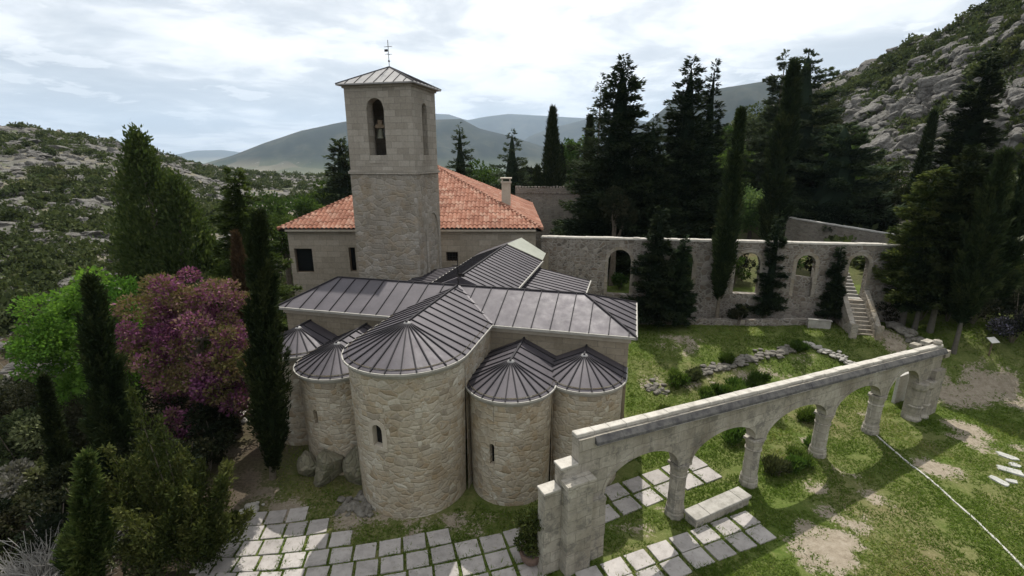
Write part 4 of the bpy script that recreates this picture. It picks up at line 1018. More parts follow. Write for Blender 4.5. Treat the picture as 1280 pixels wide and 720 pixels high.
# stairs
st = empty('stone_stairs', (*church_xy(26.6, 23.0), 0), -CH_A)
tag(st, 'stone stairs with sloping side walls climbing through the last arch of the ruined wall', 'stairs')
mb = MB(); z_b = 2.2; n = 9
for k in range(n): mb.box(-.62, .62, -2.75 + k * .3, .0, (z_b - .5) if k == 0 else z_b + k * .235 - .02 + .004, z_b + (k + 1) * .235 - .02)
mb.build('lower_flight', M['tower_low'], st)
mb = MB()
for k in range(9): mb.box(-.62, .62, .62 + k * .36, 4.4, z_b + n * .235 + k * .2 - .16, z_b + n * .235 + (k + 1) * .2)
mb.build('upper_flight', M['bench'], st)
mb = MB(); mb.box(-.64, .64, .0, .66, 2.5, z_b + n * .235 + .02); mb.build('landing', M['bench'], st)
for s in (-1, 1):
    mb = MB(); x0, x1 = (s * .64, s * .98) if s > 0 else (s * .98, s * .64)
    mb.hexa([(x0, -2.95, 1.6), (x1, -2.95, 1.6), (x1, -.06, 1.6), (x0, -.06, 1.6), (x0, -2.95, z_b + .85), (x1, -2.95, z_b + .85), (x1, -.06, z_b + 2.9), (x0, -.06, z_b + 2.9)])
    mb.box(x0 - .05, x1 + .05, -3.2, -2.96, 1.6, z_b + 1.02); mb.build('side_wall', M['tower_low'], st)

# upper walls
def straight_wall(name, p0, p1, th, base, label, mats, coping=None, crenel=False, hole=None):
    ang = math.atan2(p1[1] - p0[1], p1[0] - p0[0]); L_ = math.hypot(p1[0] - p0[0], p1[1] - p0[1])
    root = empty(name, (p0[0], p0[1], 0), ang); tag(root, label, 'wall')
    f = lambda a, z, d: (a, d, z); mb = MB(); hs = [hole] if hole else []
    zt = lambda a: p0[2] + (p1[2] - p0[2]) * a / L_
    g = lambda a, z, d: (a, d, base + (z - base) * (zt(a) - base) / (p0[2] - base))
    gb = lambda a, z, d: g(L_ - a, z, th - d)
    wall_grid(mb, g, 0, L_, base, p0[2], hs, th * .7, 60); wall_grid(mb, gb, 0, L_, base, p0[2], [], th, 60)
    mb.face([g(0, p0[2], 0), g(L_, p0[2], 0), g(L_, p0[2], th), g(0, p0[2], th)]); mb.face([g(0, base, th), g(0, base, 0), g(0, p0[2], 0), g(0, p0[2], th)]); mb.face([g(L_, base, 0), g(L_, base, th), g(L_, p0[2], th), g(L_, p0[2], 0)])
    mb.build('wall', mats, root)
    if hole: opening_panel(g, hole, th * .7, M['opening'], root, 'window', surround=M['ruin'], sw=.18)
    if coping:
        mb = MB(); a = 0; r_ = np.random.default_rng(int(L_ * 100))
        while a < L_ - .2:
            b = min(a + r_.uniform(.5, 1.3), L_); P_ = [g(a + .005, p0[2], -.06), g(b, p0[2], -.06), g(b, p0[2], th + .06), g(a + .005, p0[2], th + .06)]
            P_ = [(p[0], p[1], p[2] + .004) for p in P_]; mb.hexa(P_ + [(p[0], p[1], p[2] + .12 + r_.uniform(-.02, .03)) for p in P_]); a = b
        mb.build('coping', coping, root)
    if crenel:
        mb = MB(); a = 0; r_ = np.random.default_rng(8)
        while a < L_ - .3:
            w = r_.uniform(.26, .4); mb.box(a, a + w, .05, th - .05, zt(a) + .004, zt(a) + r_.uniform(.22, .34)); a += w + r_.uniform(.06, .16)
        mb.box(-.02, L_, -.08, -.003, zt(0) - .62, zt(0) - .45); mb.build('crest_stones', M['ruin'], root)
    return root
straight_wall('retaining_wall', (30.6, 53.5, 8.35), (46.5, 40.9, 6.25), .5, 1.5, 'rubble wall with white coping slanting down behind the arched ruined wall', M['ruin_dark'], M['white_edge'])
straight_wall('ruined_wall', (.45, 66, 10.75), (15.0, 65, 10.8), .7, 2.0, 'roofless dark rubble wall with small stones along its top behind the tiled house', M['ruin_dark'], None, True, (1.1, 1.95, 8.3, 9.3, False))

# ================================================================== FRONT ARCADE
AR_A = R(26.15); AR_O = (2.0, 15.05)
def ar_xy(s, n=0.0): return (AR_O[0] + s * math.cos(AR_A) - n * math.sin(AR_A), AR_O[1] + s * math.sin(AR_A) + n * math.cos(AR_A))
ar = empty('stone_arcade', (*AR_O, 0), AR_A)
tag(ar, 'freestanding pale stone arcade of five arches crossing the lawn', 'arcade')
TOP = lambda s: 5.46 - .046 * s
COLS = [5.6, 10.25, 15.45, 20.2]; N0, N1 = -.3, .16
ARCH = [(1.5, 5.22, 2.72, 1.15), (5.98, 9.87, 2.66, 1.02), (10.63, 15.07, 2.5, 1.05), (15.83, 19.82, 2.45, 1.0), (20.58, 23.7, 2.35, 1.1)]
low = [(-1.1, -.4), (-1.1, 3.5), (-.42, 3.5), (-.42, 4.32), (.28, 4.32), (.28, TOP(.28) - .14), (25.95, TOP(25.95) - .14), (25.95, -.4), (23.7, -.4)]
for s0, s1, zs, rise in ARCH[::-1]:
    n = 18; mid = (s0 + s1) / 2; r = (s1 - s0) / 2
    low += [(mid + r * math.cos(math.pi * k / n), zs + rise * math.sin(math.pi * k / n)) for k in range(n + 1)]
low += [(1.5, -.4)]
import bmesh
def extrude_poly(name, poly, y0, y1, mat, parent):
    from mathutils.geometry import tessellate_polygon
    mb = MB()
    for p in tessellate_polygon([[Vector((x, z, 0)) for x, z in poly]]):
        q = [Vector((poly[i][0], y0, poly[i][1])) for i in p]
        if (q[1] - q[0]).cross(q[2] - q[0]).y > 0: q = q[::-1]
        mb.face([tuple(v) for v in q]); mb.face([(v.x, y1, v.z) for v in q[::-1]])
    acc = 0
    for k in range(len(poly)):
        a, b = poly[k], poly[(k + 1) % len(poly)]; l = math.hypot(b[0] - a[0], b[1] - a[1])
        mb.face([(a[0], y0, a[1]), (a[0], y1, a[1]), (b[0], y1, b[1]), (b[0], y0, b[1])], 0, [(acc, 0), (acc, y1 - y0), (acc + l, y1 - y0), (acc + l, 0)]); acc += l
    return mb.build(name, mat, parent)
extrude_poly('arch_wall', low, N0, N1, M['arcade'], ar)
rng = np.random.default_rng(11)
mb = MB(); s = .24
while s < 25.9:                                   # pale coping stones
    e = min(s + rng.uniform(.7, 1.25), 26.0); j = rng.uniform(-.012, .018)
    jy = rng.uniform(-.02, .02); P_ = [(s + .008, N0 + .12 + jy, TOP(s) - .136), (e, N0 + .12 + jy, TOP(e) - .136), (e, N1 + .02, TOP(e) - .136), (s + .008, N1 + .02, TOP(s) - .136)]
    mb.hexa(P_ + [(p[0], p[1] * .94, p[2] + .15 + j) for p in P_]); s = e
o = mb.build('coping', M['coping'], ar); bevel(o, .02)
for s0, s1, z in ((-1.14, -.43, 3.504), (-.46, .265, 4.324)):
    mb = MB(); mb.box(s0, s1, N0 - .04, N1 + .04, z, z + .1); o = mb.build('step_coping', M['coping'], ar); bevel(o, .015)
mb = MB(); s = .95
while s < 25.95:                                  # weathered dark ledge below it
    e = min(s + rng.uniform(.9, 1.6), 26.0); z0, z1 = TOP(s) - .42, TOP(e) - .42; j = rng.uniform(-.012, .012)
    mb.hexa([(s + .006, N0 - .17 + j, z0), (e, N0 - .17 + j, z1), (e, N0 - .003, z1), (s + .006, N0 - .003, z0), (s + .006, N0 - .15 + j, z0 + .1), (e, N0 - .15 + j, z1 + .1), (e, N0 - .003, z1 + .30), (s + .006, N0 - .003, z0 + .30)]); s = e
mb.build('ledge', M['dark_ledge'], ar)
mb = MB(); s = .98
while s < 25.9:
    e = min(s + rng.uniform(.5, 1.6), 26.0); z0, z1 = TOP(s) - .475, TOP(e) - .475
    mb.hexa([(s + .006, N0 - .12, z0), (e, N0 - .12, z1), (e, N0 - .003, z1), (s + .006, N0 - .003, z0), (s + .006, N0 - .18, z0 + .05), (e, N0 - .18, z1 + .05), (e, N0 - .003, z1 + .05), (s + .006, N0 - .003, z0 + .05)]); s = e
mb.build('ledge_edge', M['coping'], ar)
mb = MB()                                          # buttress and jamb of the near pier
def coursed(mb, s0, s1, y0, y1, z0, z1, rng, hmin=.34, hmax=.6):
    z = z0
    while z < z1 - .1:
        e = min(z + rng.uniform(hmin, hmax), z1); j = rng.uniform(-.02, .02)
        mb.box(s0 - j, s1 + j * .5, y0 + rng.uniform(-.025, .015), y1, z + .006, e); z = e
coursed(mb, -.38, .68, N0 - .42, N0 - .003, -.3, 3.75, rng); mb.box(-.46, .74, N0 - .5, N0 - .003, 3.754, 3.95)
coursed(mb, .70, 1.46, N0 - .2, N0 - .003, -.3, 2.7, rng)
mb.build('pier_buttress', M['arcade'], ar)
for k, (s0, s1, zs, rise) in enumerate(ARCH):      # thin archivolt standing proud of the wall
    mb = MB(); n = 20; mid = (s0 + s1) / 2; r = (s1 - s0) / 2
    for q in range(n):
        t0, t1 = math.pi * q / n, math.pi * (q + 1) / n; w = .30
        I0, I1 = (mid - r * math.cos(t0), zs + rise * math.sin(t0)), (mid - r * math.cos(t1), zs + rise * math.sin(t1))
        X0, X1 = (mid - (r + w * .35) * math.cos(t0), zs + (rise + w) * math.sin(t0)), (mid - (r + w * .35) * math.cos(t1), zs + (rise + w) * math.sin(t1))
        y = N0 - .03
        mb.face([(I0[0], y, I0[1]), (I1[0], y, I1[1]), (X1[0], y, X1[1]), (X0[0], y, X0[1])][::-1]); mb.face([(X0[0], y, X0[1]), (X1[0], y, X1[1]), (X1[0], N0 + .01, X1[1]), (X0[0], N0 + .01, X0[1])])
        mb.face([(I0[0], y, I0[1]), (I0[0], N0 + .05, I0[1]), (I1[0], N0 + .05, I1[1]), (I1[0], y, I1[1])])
    mb.build('arch_moulding', M['arcade'], ar)
for s in COLS:
    x, y = ar_xy(s); gz = ground_z(x, y); zc = min(a[2] for a in ARCH if abs(a[0] - s) < 1 or abs(a[1] - s) < 1) - .02
    mb = MB(); yc = -.03
    prof = [(.42, gz - .3), (.42, gz + .24), (.40, gz + .27), (.385, gz + .32), (.40, gz + .36), (.39, gz + .46), (.36, gz + .52), (.345, gz + .6), (.35, gz + 1.1), (.34, gz + 1.11), (.34, zc - .60), (.375, zc - .58), (.38, zc - .53), (.345, zc - .50), (.36, zc - .30), (.42, zc - .10), (.43, zc)]
    mb.lathe(prof, 10, (s, yc)); mb.box(s - .40, s + .40, yc - .3, yc + .3, zc - .085, zc + .03)
    mb.build('column', M['arcade'], ar)
mb = MB(); gz = ground_z(*ar_xy(24)); zc = 2.35    # half columns and end blocks of the far pier
for s, r in ((24.0, .34), (24.75, .36)):
    mb.lathe([(r + .1, gz - .4), (r + .1, gz + .14), (r, gz + .3), (r, gz + .8), (r + .05, gz + .84), (r + .05, gz + .92), (r, gz + .96), (r, zc - .5), (r + .08, zc - .3), (r + .08, zc)], 10, (s, N0 + .0))
mb.box(25.0, 26.05, N0 - .25, N1 + .1, -.4, 2.9); mb.box(25.953, 26.5, N0 - .1, N1 + .05, TOP(26) - .75, TOP(26) - .35)
mb.box(25.2, 25.95, N1 + .08, N1 + .5, TOP(26) - .1, TOP(26) + .14); mb.lathe([(.2, TOP(25.5) + .05), (.24, TOP(25.5) + .16), (.2, TOP(25.5) + .28), (.08, TOP(25.5) + .33)], 10, (25.62, 0)); mb.box(23.9, 24.4, N1 + .064, N1 + .45, TOP(24) - .12, TOP(24) + .12)
mb.build('far_pier', M['arcade'], ar)
# pale slab standing behind the last arch
mb = MB(); p = on_ground(1124, 501); mb.box(-.75, .75, -.1, .1, -.3, 1.9); o = mb.build('pale_panel', M['white_edge'], None, (p[0], p[1], p[2]), AR_A); bevel(o, .02); tag(o, 'pale upright slab seen through the last arch of the pale arcade', 'slab')

# ================================================================== PAVING, BENCH, SMALL THINGS
def slab_mesh(w, d, seed):
    rng = np.random.default_rng(seed); mb = MB(); j = lambda: rng.uniform(-.02, .02)
    q = [(-w / 2 + j(), -d / 2 + j()), (w / 2 + j(), -d / 2 + j()), (w / 2 + j(), d / 2 + j()), (-w / 2 + j(), d / 2 + j())]
    mb.hexa([(x, y, -.08) for x, y in q] + [(x, y, .055) for x, y in q]); return mb
slab_id = 0; SLABS = []
def put_slab(x, y, ang, w, d, label, group, seed):
    global slab_id; SLABS.append((x, y, ang, w, d))
    o = slab_mesh(w, d, seed).build('paving_slab', M['slab'], None, (x, y, ground_z(x, y)), ang); bevel(o, .012)
    o.rotation_euler = (rs.uniform(-.012, .012), rs.uniform(-.012, .012), ang + rs.uniform(-.012, .012)); tag(o, label, 'paving slab', group); slab_id += 1
rs = random.Random(5)
Q6 = np.array([[-11.5572, 17.5522], [0.8322, 0.0963], [0.3138, -0.8636], [0.0079, 0.0145], [-0.0042, -0.0174], [-0.0006, 0.0199]])
def terr(i, j): return np.array([1, i, j, i * i, i * j, j * j]) @ Q6
first = {-2: 2, -1: 1, 0: 0, 1: 0, 2: 0, 3: 1, 4: 2, 5: 3, 6: 3, 7: 3, 8: 3, 9: 5, 10: 5, 11: 5}
first[9] = 4; first[10] = 4; first[11] = 4
for i in range(-2, 12):
    for j in range(first[i], 9):
        c = terr(i + .5, j + .5)
        if i >= 10 and j >= 7: continue
        e = terr(i + 1, j + .5) - terr(i, j + .5); g = terr(i + .5, j + 1) - terr(i + .5, j)
        if c[1] < 13.2: continue
        put_slab(c[0] - .03, c[1] + .03, math.atan2(e[1], e[0]), np.linalg.norm(e) * .88, np.linalg.norm(g) * .87, 'grey square slab of the stepped terrace in front of the apses', 'paving slabs in front of the apses', 100 + slab_id)
for i in range(-1 + 1, 11):
    for j in (0, 1):
        c = np.array([9.3984, 17.361]) + (i - .42) * np.array([-1.0075, -.4207]) + (j + .5) * np.array([.256, -.796])
        if j == 1 and i == 0 and False: continue
        put_slab(c[0], c[1], math.atan2(.4207, 1.0075) + (0), .92, .78, 'pale square slab in the double row beside the stone bench', 'paving slabs in the double row by the bench', 300 + slab_id)
for i, j in [(-1, 0), (0, 0), (1, 0), (2, 0), (3, 0), (-2, 1), (-1, 1), (0, 1), (1, 1), (2, 1), (3, 1), (4, 1)]:
    c = np.array([7.4875, 20.6765]) + (i - .42) * np.array([-1.0978, -.5292]) + j * np.array([-.7604, -1.4111]) + np.array([.12, -.42])
    put_slab(c[0], c[1], math.atan2(.5292, 1.0978), 1.03, .86, 'pale square slab in the double row behind the first arch of the arcade', 'paving slabs in the double row behind the arcade', 500 + slab_id)

b0, b1 = np.array([7.42, 16.75]), np.array([10.62, 18.35]); ba = math.atan2(b1[1] - b0[1], b1[0] - b0[0]); bc = (b0 + b1) / 2
be = empty('stone_bench', (bc[0], bc[1] + .1, ground_z(*bc)), ba); tag(be, 'long low stone bench of three pale blocks beside the first arcade column', 'bench')
for x0, x1 in ((-1.75, -.95), (-.94, 1.0), (1.01, 1.62)):
    mb = MB(); mb.box(x0, x1, -.36, .36, .36, .5); o = mb.build('bench_top', M['bench'], be); bevel(o, .02)
mb = MB(); mb.box(-1.68, 1.55, -.3, .3, -.2, .355); mb.build('bench_base', M['arcade'], be)

# white edging line across the grass
EDGE = [(1096, 545), (1115, 562), (1135, 579), (1150, 590), (1165, 602), (1187, 622), (1206, 639), (1225, 656), (1255, 685), (1285, 716), (1310, 742)]
pts = [on_ground(*q) for q in EDGE]; mb = MB(); er = np.random.default_rng(2)
for a, b in zip(pts[:-1], pts[1:]):
    a, b = Vector(a), Vector(b); n = 4
    for k in range(n):
        p, q = a.lerp(b, k / n - .02), a.lerp(b, (k + 1) / n + .02); w = er.uniform(.06, .10); off = Vector((er.uniform(-.015, .015), er.uniform(-.015, .015), 0))
        mb.bar(p + off + Vector((0, 0, -.04)), q + off + Vector((0, 0, -.04)), w, .085)
o = mb.build('edging_strip', M['white_edge'], None); tag(o, 'thin white edging strip running across the grass from the arcade', 'edging')

def rock_mesh(name, seed, sx, sy, sz, sub=2, rough=.35, mat=None, cuts=5):
    rng = np.random.default_rng(seed); bm = bmesh.new(); bmesh.ops.create_icosphere(bm, subdivisions=sub, radius=1)
    V = np.array([v.co[:] for v in bm.verts]); off = rng.uniform(0, 50, 3)
    for _ in range(cuts):
        n = norm(rng.normal(size=3)); d = rng.uniform(.45, .85); k = V @ n; V = V - np.outer(np.maximum(k - d, 0) * .85, n)
    nz = (fbm(V[:, 0] * 1.3 + off[0], V[:, 1] * 1.3 + V[:, 2] * 1.7 + off[1], seed, 3) - .5); V = V * (1 + nz * rough * 2)[:, None]
    V = V * np.array([sx, sy, sz])
    for v, c in zip(bm.verts, V): v.co = c
    me = bpy.data.meshes.new(name); bm.to_mesh(me); bm.free(); me.materials.append(mat or M['rock'])
    return me
def flat_stone(seed, sx, sy, loc, rot):
    rg = np.random.default_rng(seed); n = 9; an = [2 * math.pi * (k + rg.uniform(-.3, .3)) / n for k in range(n)]
    po = [(sx * (abs(math.cos(t)) ** .6) * math.copysign(1, math.cos(t)) * rg.uniform(.7, 1.1), sy * 1.2 * (abs(math.sin(t)) ** .6) * math.copysign(1, math.sin(t)) * rg.uniform(.7, 1.1)) for t in an]
    mb = MB(); hz_ = [.06 + rg.uniform(-.02, .03) for _ in po]
    mb.face([(x * .9, y * .9, h) for (x, y), h in zip(po, hz_)])
    for k in range(n): a, b = po[k], po[(k + 1) % n]; mb.face([(*a, -.05), (*b, -.05), (b[0] * .9, b[1] * .9, hz_[(k + 1) % n]), (a[0] * .9, a[1] * .9, hz_[k])])
    return mb.build('white_stone', M['white_stone'], None, loc, rot)
for k, (px, py, sx, sy, rot) in enumerate([(1259, 571, .52, .2, -.9), (1269, 582, .26, .22, -.2), (1263, 589, .55, .3, -.6), (1249, 602, .46, .2, -1.35), (1264, 602, .24, .2, -.3)]):
    p = on_ground(px, py); o = flat_stone(910 + k, sx, sy, (p[0], p[1], p[2]), rot)
    tag(o, ['upper long white stone lying on the grass at the far right edge', 'small white stone between two longer white stones on the grass', 'widest flat white stone lying on the grass at the right edge', 'lowest white stone on the grass, standing out steeply tilted', 'smallest white stone at the end of the row on the grass'][k], 'stone', 'white stones on the right lawn')
# mossy boulder buttresses at the foot of the left apse
for k, (px, py, sx, sy, sz, lab) in enumerate([(402, 612, .82, .75, 1.15, 'pale mossy boulder buttress at the foot of the left apse'), (440, 612, .72, .65, 1.25, 'greenish boulder buttress beside the central apse foot'), (378, 604, .55, .6, .8, 'lower mossy boulder on the outer side of the left apse foot')]):
    p = on_ground(px, py); me = rock_mesh('buttress_rock', 40 + k, sx, sy, sz, 4, .16, M['buttress'], 6)
    o = link('buttress_rock', me, None, (p[0] + .1, p[1] + .75, sz * .55), .3 * k); tag(o, lab, 'boulder', 'boulders at the foot of the left apse')
    uvl = me.uv_layers.new(name='UVMap')
    for lp in me.loops: c = me.vertices[lp.vertex_index].co; uvl.data[lp.index].uv = (math.atan2(c.y, c.x) * .8, c.z)
def rubble_pile(name, pts, n, spread, size, label, cat, seed, mat='rubble_stone', flat=.7, stack=0.0):
    """a heap or line of loose stones as one thing"""
    rng = np.random.default_rng(seed); P_ = [Vector(p) for p in pts]; seg = [(P_[k + 1] - P_[k]).length for k in range(len(P_) - 1)] or [0]; tot = sum(seg) or 1
    Vs = []; Qs = []; base = 0; protos = [rock_mesh('tmp', seed + 60 + q, 1, 1, 1, 2, .25, M[mat], 5) for q in range(4)]
    arr = [(np.array([v.co[:] for v in m_.vertices]), np.array([p.vertices[:] for p in m_.polygons])) for m_ in protos]
    for m_ in protos: bpy.data.meshes.remove(m_)
    for k in range(n):
        d = rng.uniform(0, tot); i = 0
        while len(P_) > 1 and i < len(seg) - 1 and d > seg[i]: d -= seg[i]; i += 1
        c = P_[i].lerp(P_[i + 1], d / max(seg[i], 1e-6)) if len(P_) > 1 else P_[0]
        x, y = c.x + rng.normal() * spread, c.y + rng.normal() * spread; s = size * rng.uniform(.5, 1.35); lay = rng.random() * stack
        V, T = arr[k % 4]; a = rng.uniform(0, 6.28); ca, sa = math.cos(a), math.sin(a); W = V * np.array([s * rng.uniform(.9, 1.5), s, s * flat])
        W = np.stack([W[:, 0] * ca - W[:, 1] * sa + x, W[:, 0] * sa + W[:, 1] * ca + y, W[:, 2] + ground_z(x, y) + s * flat * .45 + lay], 1)
        Vs.append(W); Qs.append(T + base); base += len(W)
    V = np.concatenate(Vs); c0 = V.mean(0); c0[2] = V[:, 2].min()
    me = np_mesh(name, V - c0, np.zeros((0, 4)), M[mat], tris=np.concatenate(Qs)); o = link(name, me, None, tuple(c0)); tag(o, label, cat); return o
g = on_ground
rubble_pile('rubble_wall', [g(875, 466), g(897, 460), g(915, 457)], 80, .20, .17, 'left broken length of low rubble wall on the back lawn', 'low wall', 1, 'rubble_stone', .6, .1)
rubble_pile('rubble_wall', [g(917, 455), g(935, 450), g(946, 446)], 65, .22, .18, 'middle broken length of low rubble wall with flat stones on the back lawn', 'low wall', 2, 'rubble_stone', .6, .1)
rubble_pile('rubble_wall', [g(953, 447), g(970, 443), g(987, 437)], 80, .20, .18, 'right broken length of low rubble wall ending at a lavender bush', 'low wall', 3, 'rubble_stone', .6, .1)
rubble_pile('rubble_wall', [g(1008, 431), g(1022, 436), g(1038, 443), g(1055, 451), g(1070, 459)], 110, .12, .15, 'pale line of low wall stones slanting toward the arcade on the back lawn', 'low wall', 4, 'bench', .6, .12)
rubble_pile('rubble_pile', [g(812, 482), g(822, 488)], 26, .35, .16, 'small scattered heap of dark stones on the lawn by the right apse', 'stones', 5)
rubble_pile('rubble_pile', [g(436, 632), g(452, 628), g(462, 640)], 70, .28, .17, 'heap of loose broken stones between the left apse and central apse', 'stones', 6)
rubble_pile('rubble_pile', [g(318, 634)], 18, .16, .16, 'small sunlit heap of stones at the corner of the slab terrace', 'stones', 7, 'bench')
rubble_pile('rubble_kerb', [g(1112, 407), g(1125, 414), g(1140, 424), g(1155, 434), g(1168, 441)], 90, .2, .25, 'rough stone kerb under the trees right of the stairs', 'kerb', 8, 'rubble_stone', .7, .2)
rubble_pile('rubble_pile', [g(288, 522), g(300, 512), g(296, 535)], 24, .3, .2, 'pale stones in the gap between the pink tree and the tall cypress', 'stones', 9, 'bench')

# info sign
p = on_ground(1236, 444); sg = empty('info_sign', p, .2); tag(sg, 'small tilted white information sign on a post on the right lawn', 'sign')
mb = MB(); mb.tube([(0, 0, -.3), (0, 0, 1.0)], .05, 8); mb.build('post', M['wood'], sg)
mb = MB(); mb.hexa([(-.32, -.2, .95), (.32, -.2, .95), (.32, .2, 1.2), (-.32, .2, 1.2), (-.32, -.22, .99), (.32, -.22, .99), (.32, .18, 1.24), (-.32, .18, 1.24)]); mb.build('sign_panel', M['sign_face'], sg)

# ================================================================== TREES
_cache = {}
def crown(kind, seed, mat, **kw):
    key = (kind, seed, mat, tuple(sorted((k, str(v)) for k, v in kw.items())))
    if key in _cache: return _cache[key]
    if kind == 'fir': C, D, L, W, r, rng = make_fir(seed, **kw); fl = .55
    elif kind == 'cypress': C, D, L, W, r, rng = make_cypress(seed, **kw); fl = 0
    elif kind == 'plumes': C, D, L, W, r, rng = make_plumes(seed, **kw); fl = 0
    V, Q = leaf_geo(C, D, L, W, rng, fl); at = np.repeat(np.clip(r, 0, 1), 4)
    if kind == 'fir' and kw.get('gap', 0) < .42 and not kw.get('tops'):
        hh, z0_, pw_ = kw['h'], kw['z0'], kw['power']; cv = []; cq = []
        for a_ in range(11):
            t_ = a_ / 10; rr_ = kw['rad'] * .30 * (1 - t_) ** pw_ + .01
            for b_ in range(9): cv.append((math.cos(b_ * .698) * rr_ * (.8 + .4 * ((a_ * 7 + b_ * 3) % 5) / 5), math.sin(b_ * .698) * rr_, hh * (z0_ + .02 + (.93 - z0_) * t_)))
        for a_ in range(10):
            for b_ in range(9): cq.append((a_ * 9 + b_, a_ * 9 + (b_ + 1) % 9, a_ * 9 + 9 + (b_ + 1) % 9, a_ * 9 + 9 + b_))
        Q = np.concatenate([Q, np.array(cq) + len(V)]); V = np.concatenate([V, np.array(cv)]); at = np.concatenate([at, np.full(len(cv), .1)])
    if kind in ('cypress', 'plumes'):
        cv, cq = core_geo(kw['h'], kw['rad'] * .46, kw.get('z0', .03) + .02); Q = np.concatenate([Q, cq + len(V)]); V = np.concatenate([V, cv]); at = np.concatenate([at, np.full(len(cv), .15)])
    me = np_mesh('crown', V, Q, M[mat], {'rnd': at}); _cache[key] = me; return me

def cypress(px_t, py_t, Y, w, label, seed=1, clear=.03, lean=(0, 0), mat='l_cypress', trunk='bark', group=None, n=None, base=None, lump=.36, kind='cypress'):
    x, y, h = pos_h(px_t, py_t, Y)
    if base: x, y, _ = on_ground(*base); h = at_depth(px_t, py_t, y)[2] - ground_z(x, y)
    r = rad_px(w, px_t, py_t, y) * .80; h *= .965
    o = root_at('cypress_tree', x, y, label, 'tree', group); n = int((n or int(5000 + 420 * h * r / .9)) * 1.6)
    sz = min(.40, max(.16, y * .0068))
    link('crown', crown(kind, seed, mat, h=round(h, 2), rad=round(r, 2), n=n, z0=clear, leafL=sz * 1.5, leafW=sz * .36, lump=lump), o)
    simple_trunk(h * max(.25, clear + .2), .05 + .008 * h, M[trunk], o)
    if lean != (0, 0): o.rotation_euler = (lean[1], lean[0], 0)
    return o
def fir(px_t, py_t, Y, w, label, seed=1, n=15000, z0=.05, mat='l_fir', droop=.25, power=.85, gap=.25, leaf=None, trunk='bark', group=None, tops=None, base=None, name='fir_tree', levels=None, aspect=.38):
    x, y, h = pos_h(px_t, py_t, Y)
    if base: x, y, _ = on_ground(*base); h = at_depth(px_t, py_t, y)[2] - ground_z(x, y)
    r = rad_px(w, px_t, (py_t + 200) / 2, y)
    o = root_at(name, x, y, label, 'tree', group); sz = (leaf or min(.6, max(.2, y * .0088))) * 1.05
    link('crown', crown('fir', seed, mat, h=round(h, 2), rad=round(r, 2), n=int(n * 2.1), z0=z0, droop=droop, power=power, gap=gap, leafL=sz, leafW=sz * aspect, tops=tops, levels=levels), o)
    simple_trunk(h * .93, .06 + .0095 * h, M[trunk], o, lean=(0, 0))
    return o
def broad(px_c, py_top, py_bot, Y, w, label, seed=1, n=9000, mat='l_broad', leaf=.2, nb=34, name='broadleaf_tree', cat='tree', group=None, bark='bark', trunk=True, rb=None, zlow=None):
    p = at_depth(px_c, py_top, Y); pb = at_depth(px_c, py_bot, Y); x, y = p[0], p[1]; gz = ground_z(x, y)
    rx = rad_px(w, px_c, (py_top + py_bot) / 2, Y); ztop = p[2] - gz; zbot = max(.2, pb[2] - gz) if zlow is None else zlow
    rz = (ztop - zbot) / 2; zc = (ztop + zbot) / 2; rb = rb or min(rx, rz) * .38
    bl_ = crown_blobs(seed, rx * .86, rx * .86, rz * .86, zc, nb, rb)
    C, D, L, W, r, rng = make_broad(seed, bl_, n, leaf, leaf * .68)
    o = root_at(name, x, y, label, cat, group)
    link('crown', crown_mesh('crown', C, D, L, W, r, M[mat], rng), o)
    if trunk:
        tr = .06 + .022 * ztop; limbs_mb([(0, 0, -.4), (.05, 0, zc * .35), (0, .08, zc * .75), (.05, 0, zc * 1.1)], [tr * 1.3, tr, tr * .75, tr * .4], [q[:3] for q in bl_[:14]], rng).build('trunk', M[bark], o, smooth=True)
    return o
def bush(px, py, w, h_px, label, seed=1, n=1500, mat='l_dark', leaf=.16, name='shrub', group=None, cat='shrub', nb=9, at=None, up=.35, lw=.6):
    x, y, gz = at or on_ground(px, py); zc = y * CP - (gz - CAM_Z) * SP; r = w / 2 * zc / F_PX; h = h_px * zc / F_PX
    bl_ = crown_blobs(seed, r * .72, r * .72, h * .34, h * .46, nb, r * .42, False)
    C, D, L, W, rr, rng = make_broad(seed, bl_, n, leaf, leaf * lw, up=up, shell=.1 if lw < .4 else .55); C[:, 2] = np.maximum(C[:, 2], .03)
    o = root_at(name, x, y, label, cat, group, 0); link('crown', crown_mesh('crown', C, D, L, W, rr, M[mat], rng), o)
    mb = MB()
    for k in range(4): a = k * 1.6 + seed; mb.tube([(0, 0, -.2), (math.cos(a) * r * .2, math.sin(a) * r * .2, h * .3), (math.cos(a) * r * .4, math.sin(a) * r * .4, h * .6)], [.05, .035, .015], 5)
    mb.build('stem', M['bark'], o); return o

